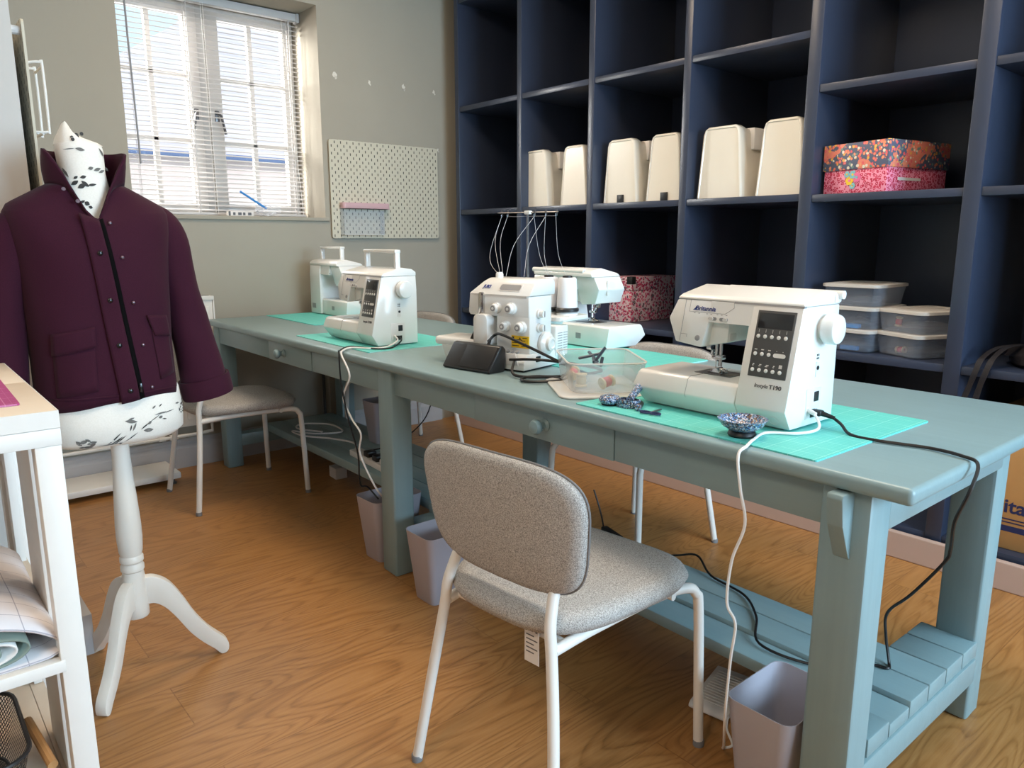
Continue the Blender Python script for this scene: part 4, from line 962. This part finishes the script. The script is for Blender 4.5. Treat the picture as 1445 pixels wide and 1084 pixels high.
for k in range(5): b.face([(XO(1.36)-.018+.006*k+.004*math.cos(a)-.006*(k % 2), -.043+.006*k, 1.36+.004*k+.0045*math.sin(a)) for a in [2*PI*j/7 for j in range(7)]], 2)
b.build('torso', [M['form'], M['print1'], M['print2']], df, smooth=50, recalc=False)
b = MB(); b.lathe([(.021, .66), (.021, .60), (.0235, .55), (.0275, .48), (.0305, .42), (.0305, .385), (.0285, .35), (.0255, .338), (.0285, .333), (.0285, .322), (.0255, .318), (.0255, .314), (.0285, .309), (.0285, .298), (.025, .294), (.0265, .285), (.029, .26), (.0305, .20), (.0305, .172), (.028, .168)], seg=28); b.build('pole', M['stand'], df)
for wang, Lr in ((82, .215), (317, .19), (198, .225)):
    a = math.radians(wang-90)
    up_ = [(.02, .272), (.05, .268), (.085, .243), (.115, .195), (.145, .135), (.175, .09), (.20, .062), (.22, .040), (.226, .022)]
    dn_ = [(.222, .004), (.205, .0), (.185, .022), (.155, .052), (.125, .09), (.095, .140), (.07, .175), (.045, .195), (.02, .197)]
    k = Lr/.222; poly = [(x*k if x > .03 else x, z) for x, z in up_+dn_]
    sm = [(p.x, p.y) for p in curve([(x, z, 0) for x, z in poly], 4)]
    MB().prism(sm, 'y', -.0135, .0135, bev=.004, M=Matrix.Rotation(a, 4, 'Z')).build('leg', M['stand'], df)

# ------------------------------------------------------------------ jacket on the form
jk = thing('jacket', 'burgundy cotton jacket worn open at the neck by the dress form', 'jacket', (-2.02, .43, 0), math.radians(90))
JT = [(.758, .153, .124), (.80, .152, .125), (.88, .152, .121), (.96, .154, .118), (1.04, .158, .120), (1.11, .164, .116), (1.165, .171, .104), (1.195, .172, .092), (1.217, .160, .078), (1.235, .128, .066), (1.252, .098, .062), (1.262, .078, .060)]
JX = lambda z: -.014 - .004*(z-.75)
def vdip(f):
    if f > PI: f -= 2*PI
    return math.exp(-(abs(f+.05)/.36)**1.8)
def jw(z):
    for (z0, w0, d0), (z1, w1, d1) in zip(JT, JT[1:]):
        if z0 <= z <= z1: t = (z-z0)/(z1-z0); return w0+(w1-w0)*t, d0+(d1-d0)*t
    return JT[0][1:] if z < 1 else JT[-1][1:]
def fold(x, z): return .0035*math.sin(x*55+1.1*math.sin(z*9))*max(0, min(1, (1.1-z)/.3)) + .003*math.sin(z*31+x*20)*math.exp(-((abs(x+.014)-.12)/.05)**2)
def jfront(x, z):
    w, d = jw(z); q = min(.995, abs((x-JX(z))/w)); return -d*(1-q**2.35)**(1/2.35) - fold(x, z)
n = 72; rings = []
zz = [.758+.022*k for k in range(21)] + [1.2+.0078*k for k in range(9)]
for z in zz:
    w, d = jw(min(z, 1.262)); r = []
    for k, (x, y, z_) in enumerate(ringpt(w, d, z, n, xo=JX(z))):
        f = 2*PI*k/n; fr_ = max(0, math.cos(f)); zd = z
        if z > 1.12:
            zd -= .080*vdip(f)*((z-1.12)/.142)
            if fr_ > 0:
                w2, d2 = jw(zd); v = vdip(f); y = y*(1-v) + v*min(y, -d2*max(.0, 1-min(.99, abs((x-JX(z))/w2))**2.35)**(1/2.35))
        if z < .78: zd += .010*math.sin(f*2+.6)
        r.append((x, y - fold(x, z)*(1 if math.cos(f) > 0 else -1), zd))
    rings.append(r)
b = MB(); b.loft(rings, 0, True, (False, False)); b.build('body', M['jacket'], jk, smooth=80, solid=.003); neck = rings[-1]
# stand collar, wings open at the front
b = MB(); rows = []
NF = 40
for hrow in range(6):
    t = hrow/5; row = []
    for k in range(NF+1):
        f = .05 + (2*PI-.10)*k/NF; fd = f if f < PI else 2*PI - f
        q = f/(2*PI)*n; i0 = int(q) % n; i1 = (i0+1) % n; u = q-int(q); base = Vector(neck[i0]).lerp(Vector(neck[i1]), u)
        hgt = .080*(1-math.exp(-(fd/.62)**2)); side = 1 if f < PI else -1; fl = math.exp(-((fd-.75)/.5)**2)
        out = Vector((math.sin(f), -math.cos(f), 0))
        p = base + Vector((0, 0, hgt*t-.003)) + out*(.004*math.sin(PI*t) + .010*fl*t) + Vector((side*.010*fl*t*t, 0, 0))
        row.append(tuple(p))
    rows.append(row)
b.loft(rows, 0, False, (False, False)); b.build('collar', M['jacket'], jk, smooth=80, solid=.006)
for s, path in ((1, [(.092, 1.194, .030), (.126, 1.178, .045), (.150, 1.136, .051), (.165, 1.06, .049), (.180, .975, .047), (.198, .88, .050), (.214, .80, .055), (.226, .735, .060)]),
                (-1, [(-.122, 1.188, .030), (-.152, 1.170, .044), (-.178, 1.128, .050), (-.196, 1.06, .049), (-.212, .975, .047), (-.222, .88, .050), (-.230, .80, .054), (-.236, .742, .058)])):
    sl = None
    b = MB(); rings = []
    P_ = curve([(x, 0, z) for x, z, w in path], 5); Wd = curve([(w, 0, 0) for x, z, w in path], 5)
    for i, (p, wv) in enumerate(zip(P_, Wd)):
        nx = P_[min(i+1, len(P_)-1)] - P_[max(i-1, 0)]; nx.normalize(); u = Vector((-nx.z, 0, nx.x))
        if u.x < 0: u = -u
        w = wv.x; r = []
        for k in range(30):
            a = 2*PI*k/30
            cr = 1 + .035*math.sin(3*a+i*.35) + .03*math.sin(p.z*42+2*a)*math.exp(-((p.z-.97)/.09)**2)
            v = p + u*(w*math.cos(a)*cr) + Vector((0, 1, 0))*(w*.86*math.sin(a)*cr) + Vector((0, .0, 0))
            r.append(v)
        rings.append(r)
    b.loft(rings, 0, True, (False, False)); sl = b.build('sleeve', M['jacket'], jk, smooth=80, solid=.003)
    b = MB(); q = path[-1]; pr_ = path[-2]; ax = Vector((q[0]-pr_[0], 0, q[1]-pr_[1])).normalized(); u = Vector((-ax.z, 0, ax.x)); u = u if u.x > 0 else -u
    rr = []
    for off, sc in ((-.046, .98), (-.047, 1.085), (-.02, 1.10), (.0, 1.10), (.005, 1.07), (.004, .96)):
        c0 = Vector((q[0], 0, q[1])) + ax*off
        rr.append([c0 + u*(q[2]*sc*math.cos(a)) + Vector((0, q[2]*.86*sc*math.sin(a), 0)) for a in [2*PI*k/30 for k in range(30)]])
    b.loft(rr, 0, True, (False, False)); b.build('cuff', M['jacket'], sl, smooth=35)
def patch(poly, name, m, off=.004, thick=.003, nu=10, nv=6, parent=jk):
    # poly: 4 corners (x,z) TL,TR,BR,BL laid on the front of the jacket
    b = MB(); g = []
    for j in range(nv+1):
        t = j/nv; row = []
        for i in range(nu+1):
            s_ = i/nu; x = (poly[0][0]*(1-s_)+poly[1][0]*s_)*(1-t) + (poly[3][0]*(1-s_)+poly[2][0]*s_)*t
            z = (poly[0][1]*(1-s_)+poly[1][1]*s_)*(1-t) + (poly[3][1]*(1-s_)+poly[2][1]*s_)*t
            row.append((x, jfront(x, z)-off, z))
        g.append(row)
    b.loft(g, 0, False, (False, False)); return b.build(name, m, parent, smooth=60, solid=thick)
patch([(-.135, .930), (-.052, .944), (-.053, .898), (-.137, .880)], 'pocket_flap', M['jacket'], .007, .004)
patch([(-.134, .895), (-.056, .905), (-.058, .795), (-.136, .785)], 'pocket', M['jacket'], .0035, .003)
patch([(.062, .962), (.112, .958), (.121, .905), (.078, .912)], 'pocket_flap', M['jacket'], .008, .004)
patch([(.072, .930), (.118, .93), (.122, .815), (.082, .805)], 'pocket', M['jacket'], .0035, .003)
patch([(-.054, 1.196), (-.017, 1.183), (.026, .766), (-.014, .760)], 'placket', M['jacket'], .0055, .004, 6, 24)
patch([(-.017, 1.182), (-.008, 1.185), (.038, .768), (.026, .766)], 'zip_tape', M['zip'], .0035, .002, 3, 24)
patch([(-.15, .782), (.135, .782), (.135, .778), (-.15, .778)], 'hem_stitching', M['jacket'], .003, .002, 20, 2)
b = MB(); b.box((.0255, jfront(.03, .80)-.011, .783), (.0335, jfront(.03, .8)-.004, .806), bev=.002); b.build('zip_pull', M['snapblack'], jk)
def snap(x, z, m, r=.0058, off=.008):
    y = jfront(x, z)-off
    MB().lathe([(r, 0), (r, .0012), (r*.8, .0026), (r*.4, .0034), (0, .0035)], (x, y, z), (0, -1, 0), 14).build('snap_fastener', m, jk)
for x, z in ((-.022, 1.108), (-.012, 1.002), (-.003, .898), (.010, .790)): snap(x-.004, z, M['snapblack'])
for x, z in ((.005, 1.175), (.020, 1.098), (.034, .994), (.047, .893), (.058, .79)): snap(x, z, M['snapsilver'], .0042, .003)
for x, z, y in ((-.076, 1.248, -.072), (-.053, 1.222, -.083)):
    MB().lathe([(.0045, 0), (.0042, .002), (0, .0022)], (x, y-.006, z), (0, -1, .3), 12).build('snap_fastener', M['snapsilver'], jk)

# ------------------------------------------------------------------ pegboards
def pegboard(label, loc, w, h, rz, sp=.0125):
    t = thing('pegboard', label, 'pegboard', loc, rz, 'slotted pegboards')
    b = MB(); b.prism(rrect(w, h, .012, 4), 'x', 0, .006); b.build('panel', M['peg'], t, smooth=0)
    b = MB()
    for y in (-w/2+.025, w/2-.025):
        for z in (-h/2+.025, h/2-.025): b.lathe([(.007, 0), (.007, .0022), (0, .0024)], (.0035, y, z), (1, 0, 0), 10)
    b.build('fixing_screw', M['white2'], t)
    b = MB()
    for y in (-w/2+.025, w/2-.025):
        for z in (-h/2+.025, h/2-.025): b.tube([(-sp, y, z), (0, y, z)], .011, 10)
    b.build('spacer', M['white2'], t); return t
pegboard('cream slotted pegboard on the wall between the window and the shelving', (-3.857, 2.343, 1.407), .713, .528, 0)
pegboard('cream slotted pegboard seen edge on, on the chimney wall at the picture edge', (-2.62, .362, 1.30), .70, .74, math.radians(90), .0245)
ls = thing('letter_shelf', 'dusty pink plastic ledge clipped on the cream pegboard', 'wall ledge', (-3.852, 2.183, 1.32))
b = MB(); b.box((0, -.148, -.015), (.05, .148, -.012), bev=.001); b.prism([(p[0]+.025, p[1]) for p in rrect(.05, .296, .016, 5)], 'z', -.015, .017, bev=.001); b.build('ledge', M['pink'], ls)
pk_ = thing('clear_pocket', 'clear plastic container hanging below the pink ledge on the pegboard', 'container', (-3.852, 2.165, 1.21))
b = MB(); b.box((0, -.128, -.05), (.045, .128, -.047)); b.box((.043, -.128, -.05), (.045, .128, .085)); b.box((0, -.128, -.05), (.045, -.126, .085)); b.box((0, .126, -.05), (.045, .128, .085)); b.build('container_body', M['frost'], pk_, smooth=0)
b = MB(); b.tube([(-.004+.05, -.128, -.048), (.046, .128, -.048)], .002, 6)
b.build('bottom_edge', M['frostlid'], pk_)
wh = thing('wire_holder', 'white wire holder hanging on the edge-on pegboard beside the window', 'wire holder', (-2.31, .37, 1.41))
b = MB(); r_ = .0034
b.tube(curve([(0, .0, .165), (0, .028, .17), (0, .034, .16), (0, .034, .01), (0, .03, .0), (0, .0, -.002)], 5), r_, 7); b.tube(curve([(-.10, .0, .165), (-.10, .028, .17), (-.10, .034, .16), (-.10, .034, .01), (-.10, .03, .0), (-.10, 0, -.002)], 5), r_, 7)
b.tube([(0, .034, .16), (-.10, .034, .16)], r_, 7); b.tube([(0, .034, .005), (-.10, .034, .005)], r_, 7); b.tube([(0, .02, -.004), (-.1, .02, -.004)], r_, 7); b.tube([(0, .008, -.004), (-.1, .008, -.004)], r_, 7); b.build('wire_frame', M['metal_white'], wh)

# ------------------------------------------------------------------ cases, boxes and tubs on the shelves
def case(loc, w, label, black=False, rz=0):
    t = thing('machine_case', label, 'machine case', loc, rz, 'cream machine cases on the middle shelf')
    h = .298; D = .36
    def sec(s, ins):
        pts = []
        prof = [(-w/2+ins, 0), (-w/2+.010+ins, .12), (-w/2+.022+ins, h-.035), (-w/2+.030+ins, h-.014), (-w/2+.050, h-.002-ins), (w/2-.050, h-.002-ins), (w/2-.030-ins, h-.014), (w/2-.022-ins, h-.035), (w/2-.010-ins, .12), (w/2-ins, 0)]
        return [(x, s, z) for x, z in prof]
    b = MB(); b.loft([sec(.004, .013), sec(0, .010), sec(.0, .008), sec(.004, .002), sec(.012, 0), sec(.05, 0), sec(.06, .012), sec(D-.06, .012), sec(D-.05, 0), sec(D, 0)])
    b.build('shell', M['offwhite'], t, smooth=50)
    b = MB(); b.box((-w/2+.016, .10, .20), (w/2-.016, D-.10, .289), bev=.006); b.build('handle_recess', M['white2'], t)
    if black: MB().box((-.012, -.0035, .0), (.026, .004, .038), bev=.001).build('catch', M['black'], t)
for x0, w, bl_, lb in ((-3.085, .205, 0, 'cream machine case nearest the pegboard wall on the middle shelf'), (-2.795, .195, 0, 'cream machine case, second along from the pegboard wall'),
                       (-2.482, .215, 1, 'cream machine case with a black catch, third along from the pegboard wall'), (-2.22, .205, 1, 'cream machine case with a black catch, fourth along from the pegboard wall'),
                       (-1.925, .225, 0, 'cream machine case, fifth along from the pegboard wall, its side recess showing'), (-1.645, .212, 0, 'cream machine case nearest the floral storage box on the middle shelf')):
    case((x0, 2.80, 1.3095), w, lb, bl_)
def fbox(label, loc, w, d, hb, hl, rz, mb, ml, grp=None):
    t = thing('storage_box', label, 'storage box', loc, rz, grp)
    MB().box((-w/2, 0, 0), (w/2, d, hb), bev=.002).build('box_base', M[mb], t)
    MB().box((-w/2-.005, -.005, hb-.002), (w/2+.005, d+.005, hb+hl), bev=.002).build('lid', M[ml], t)
    return t
f1 = fbox('floral storage box with a pink leopard print base on the middle shelf', (-1.335, 2.785, 1.3045), .262, .34, .086, .092, math.radians(-12), 'leopard', 'floral')
b = MB()
def flower(x, z, r, mi, y=-.0016):
    for k in range(6): b.face([(x+r*.62*math.cos(2*PI*k/6)+r*.42*math.cos(a), y-.0002*k, z+r*.62*math.sin(2*PI*k/6)+r*.42*math.sin(a)) for a in [2*PI*j/8 for j in range(8)]], mi)
    b.face([(x+r*.3*math.cos(a), y-.0016, z+r*.3*math.sin(a)) for a in [2*PI*j/8 for j in range(8)]], (mi+1) % 3)
flower(-.018, .045, .017, 0); flower(.012, .055, .018, 1); flower(-.006, .066, .015, 2); flower(-.004, .026, .012, 2); flower(-.03, .068, .012, 2)
b.box((.134-.0025, .06, .040), (.1325, .19, .050), 3)
b.build('flower_print', [M['flow_y'], M['flow_p'], M['flow_b'], M['tagwhite']], list(f1.children)[0], smooth=0)
def fb2(label, loc, w, d, rz, grp, hb=.165, hl=.06):
    t = thing('storage_box', label, 'storage box', loc, rz, grp)
    MB().box((-w/2, 0, 0), (w/2, d, hb), bev=.002).build('box_base', M['pinkfloral'], t)
    MB().box((-w/2-.005, -.005, hb-.005), (w/2+.005, d+.005, hb+hl), bev=.002).build('lid', M['pinkfloral'], t)
    MB().box((w/2-.028, -.0075, hb+hl-.035), (w/2+.0075, .024, hb+hl+.003), bev=.003).build('corner_guard', M['dark'], t); MB().box((-w/2-.0075, -.0075, hb+hl-.035), (-w/2+.028, .012, hb+hl+.003), bev=.003).build('corner_guard', M['dark'], t); return t
fb2('pink floral storage box behind the machine that faces the shelving', (-2.632, 2.895, .7265), .33, .34, 0, 'pink floral boxes on the lower shelf')
fb2('pink floral storage box glimpsed through the throat of the nearest machine', (-1.86, 2.80, .7265), .32, .30, 0, 'pink floral boxes on the lower shelf', .10, .04)
def filled(label, loc, rz, what):
    t = tub('storage_tub', label, loc, .215, .28, .080, rz, True, 'storage tub', 'lidded clear tubs on the lower shelf')
    M0 = Matrix.Translation(loc) @ Matrix.Rotation(rz, 4, 'Z')
    rnd = random.Random(int(loc[2]*1000)+what)
    b = MB(); rings = [[(.075*q*math.cos(a)*rnd.uniform(.85, 1.1), .105*q*math.sin(a)*rnd.uniform(.85, 1.1), .004+z+.006*rnd.random()) for a in [2*PI*k/16 for k in range(16)]] for q, z in ((.9, 0), (1, .012), (.85, .024), (.4, .03))]
    b.loft(rings); o = b.build('oddments_bag', M['clearbag'], t, smooth=20)
    return t
TA, TB = math.radians(-3), math.radians(-24)
for k in range(3):
    z = (.719, .803, .887)[k]
    filled(('clear lidded tub at the foot of the stack of three', 'clear lidded tub in the middle of the stack of three', 'clear lidded tub topmost of the stack of three')[k], (-1.325, 2.925+.004*k, z), TA+.03*k, k)
for k in range(2):
    z = (.719, .803)[k]
    filled(('clear lidded tub with a red reel, under another tub by the upright', 'clear lidded tub resting on another beside the upright')[k], (-1.09, 2.93, z), TB+.05*k, 5+k)
for z, lb in ((.725, 'small blue box in the bottom tub of the tall stack'), (.809, 'small blue box in the middle tub of the tall stack')):
    o = MB().box((-.045, -.012, 0), (.02, .012, .016), bev=.002).build('bobbin_box', M['bluebox']); o.location = (-1.30, 2.815, z); tag(o, lb, 'bobbin box', 'bobbin boxes in the clear tubs')
def rspool(loc, lb, d):
    t = thing('thread_spool', lb, 'thread spool', loc, 0, 'red reels in the clear tubs')
    b = MB(); b.lathe([(.004, 0), (.013, 0), (.013, .003), (.009, .005), (.009, .028), (.013, .030), (.013, .033), (.004, .033)], (0, 0, 0), d, 14, caps=(False, False)); b.build('spool_body', M['spool'], t)
    MB().lathe([(.0095, .006), (.0112, .009), (.0112, .024), (.0095, .027)], (0, 0, 0), d, 14).build('thread', M['redthing'], t)
rspool((-1.155, 2.86, .738), 'red reel lying in the lower tub by the upright', (.8, -.3, .1)); rspool((-1.16, 2.86, .826), 'red reel standing in the upper tub by the upright', (.1, -.1, 1))

gb = thing('garment_bag', 'black folded fabric bag with straps trailing over the shelf edge', 'bag', (-.62, 2.80, .7195))
b = MB(); rings = []
for q, z in ((.93, 0), (1.0, .012), (.98, .03), (1.0, .045), (.93, .07), (.6, .085), (.1, .09)):
    rings.append([(.03+.25*q*math.cos(a)*(1+.05*math.sin(3*a+z*60)) if True else 0, .2+.2*q*math.sin(a)*(1+.06*math.sin(2*a+z*40)), max(0, z*(1+.12*math.sin(a*2))-(.03*max(0, -math.cos(a)-.3)*(z > .03)))) for a in [2*PI*k/36 for k in range(36)]])
b.loft(rings); b.build('folded_body', M['bag'], gb, smooth=50)
for dx, end in ((-.245, -.105), (-.215, -.13)):
    b = MB(); pth = curve([(-.15, .10, .075), (-.20+.02*(dx > -.23), .03, .066), (dx+.02, -.035, .035), (dx+.012, -.062, -.01), (dx, -.064, -.06), (dx-.012, -.066, end)], 6)
    rr = []
    for i, p in enumerate(pth):
        wv = Vector((.009, .002*math.sin(i), 0)); rr.append([p-wv, p+wv, p+wv+Vector((0, .0025, .001)), p-wv+Vector((0, .0025, .001))])
    b.loft(rr); b.build('strap', M['bag'], gb, smooth=40)
cb = thing('cardboard_box', 'brown cardboard carton with navy lettering in the bottom shelf bay', 'cardboard box', (-.58, 2.80, .1145))
MB().box((-.235, 0, 0), (.235, .38, .46), bev=.003).build('carton', M['card'], cb)
lettering('Britannia', .066, (-.224, -.0006, .128), (1, 0, 0), (0, 0, 1), M['logo_navy'], 'logo', cb, .0012, 0, width=.235)
b = MB(); b.box((-.235, -.0008, .103), (.235, .001, .107)); b.box((-.235, -.0008, .092), (.235, .001, .096)); b.box((-.235, -.0008, .062), (.235, .001, .082)); b.build('printed_band', M['logo_navy'], cb, smooth=0)

# ------------------------------------------------------------------ light
def area(name, loc, direc, sx, sy, e, col):
    l = bpy.data.lights.new(name, 'AREA'); l.shape = 'RECTANGLE'; l.size = sx; l.size_y = sy; l.energy = e; l.color = col
    o = bpy.data.objects.new(name, l); COL.objects.link(o); o.location = loc
    o.rotation_euler = Vector(direc).to_track_quat('-Z', 'Y').to_euler(); return o
area('daylight_window', (XR+.25, (R0+R1)/2, (Q0+Q1)/2), (-1, 0, -.1), R1-R0-.1, Q1-Q0-.1, 225, (.54, .79, 1.0))
area('daylight_recess', (-4.30, 1.47, 1.8), (1, 0, -.1), .94, 1.06, 14, (.9, .95, 1.0))
area('daylight_recess_side', (-5.0, .55, 2.35), (.95, 1.35, -.55), .8, .8, 260, (1.0, .97, .92))
for x, y, e in ((-.9, 1.7, 24), (-2.6, 1.5, 20), (-.3, -1.0, 24)):
    area('ceiling_panel', (x, y, ZC-.03), (0, 0, -1), .6, .6, e, (1.0, .79, .58))
s = bpy.data.lights.new('sun', 'SUN'); s.energy = 2.1; s.angle = .01; s.color = (1, .96, .9); so = bpy.data.objects.new('sun', s); COL.objects.link(so)
so.rotation_euler = Vector((-.8, .2, -.6)).to_track_quat('-Z', 'Y').to_euler()
w = bpy.data.worlds.new('sky'); SC.world = w; w.use_nodes = True
bg = w.node_tree.nodes['Background']; bg.inputs[0].default_value = (.66, .86, 1.0, 1); bg.inputs[1].default_value = 1.15
SC.view_settings.view_transform = 'Standard'; SC.view_settings.look = 'None'; SC.view_settings.gamma = 1; SC.view_settings.use_curve_mapping = False
SC.view_settings.exposure = 0.03
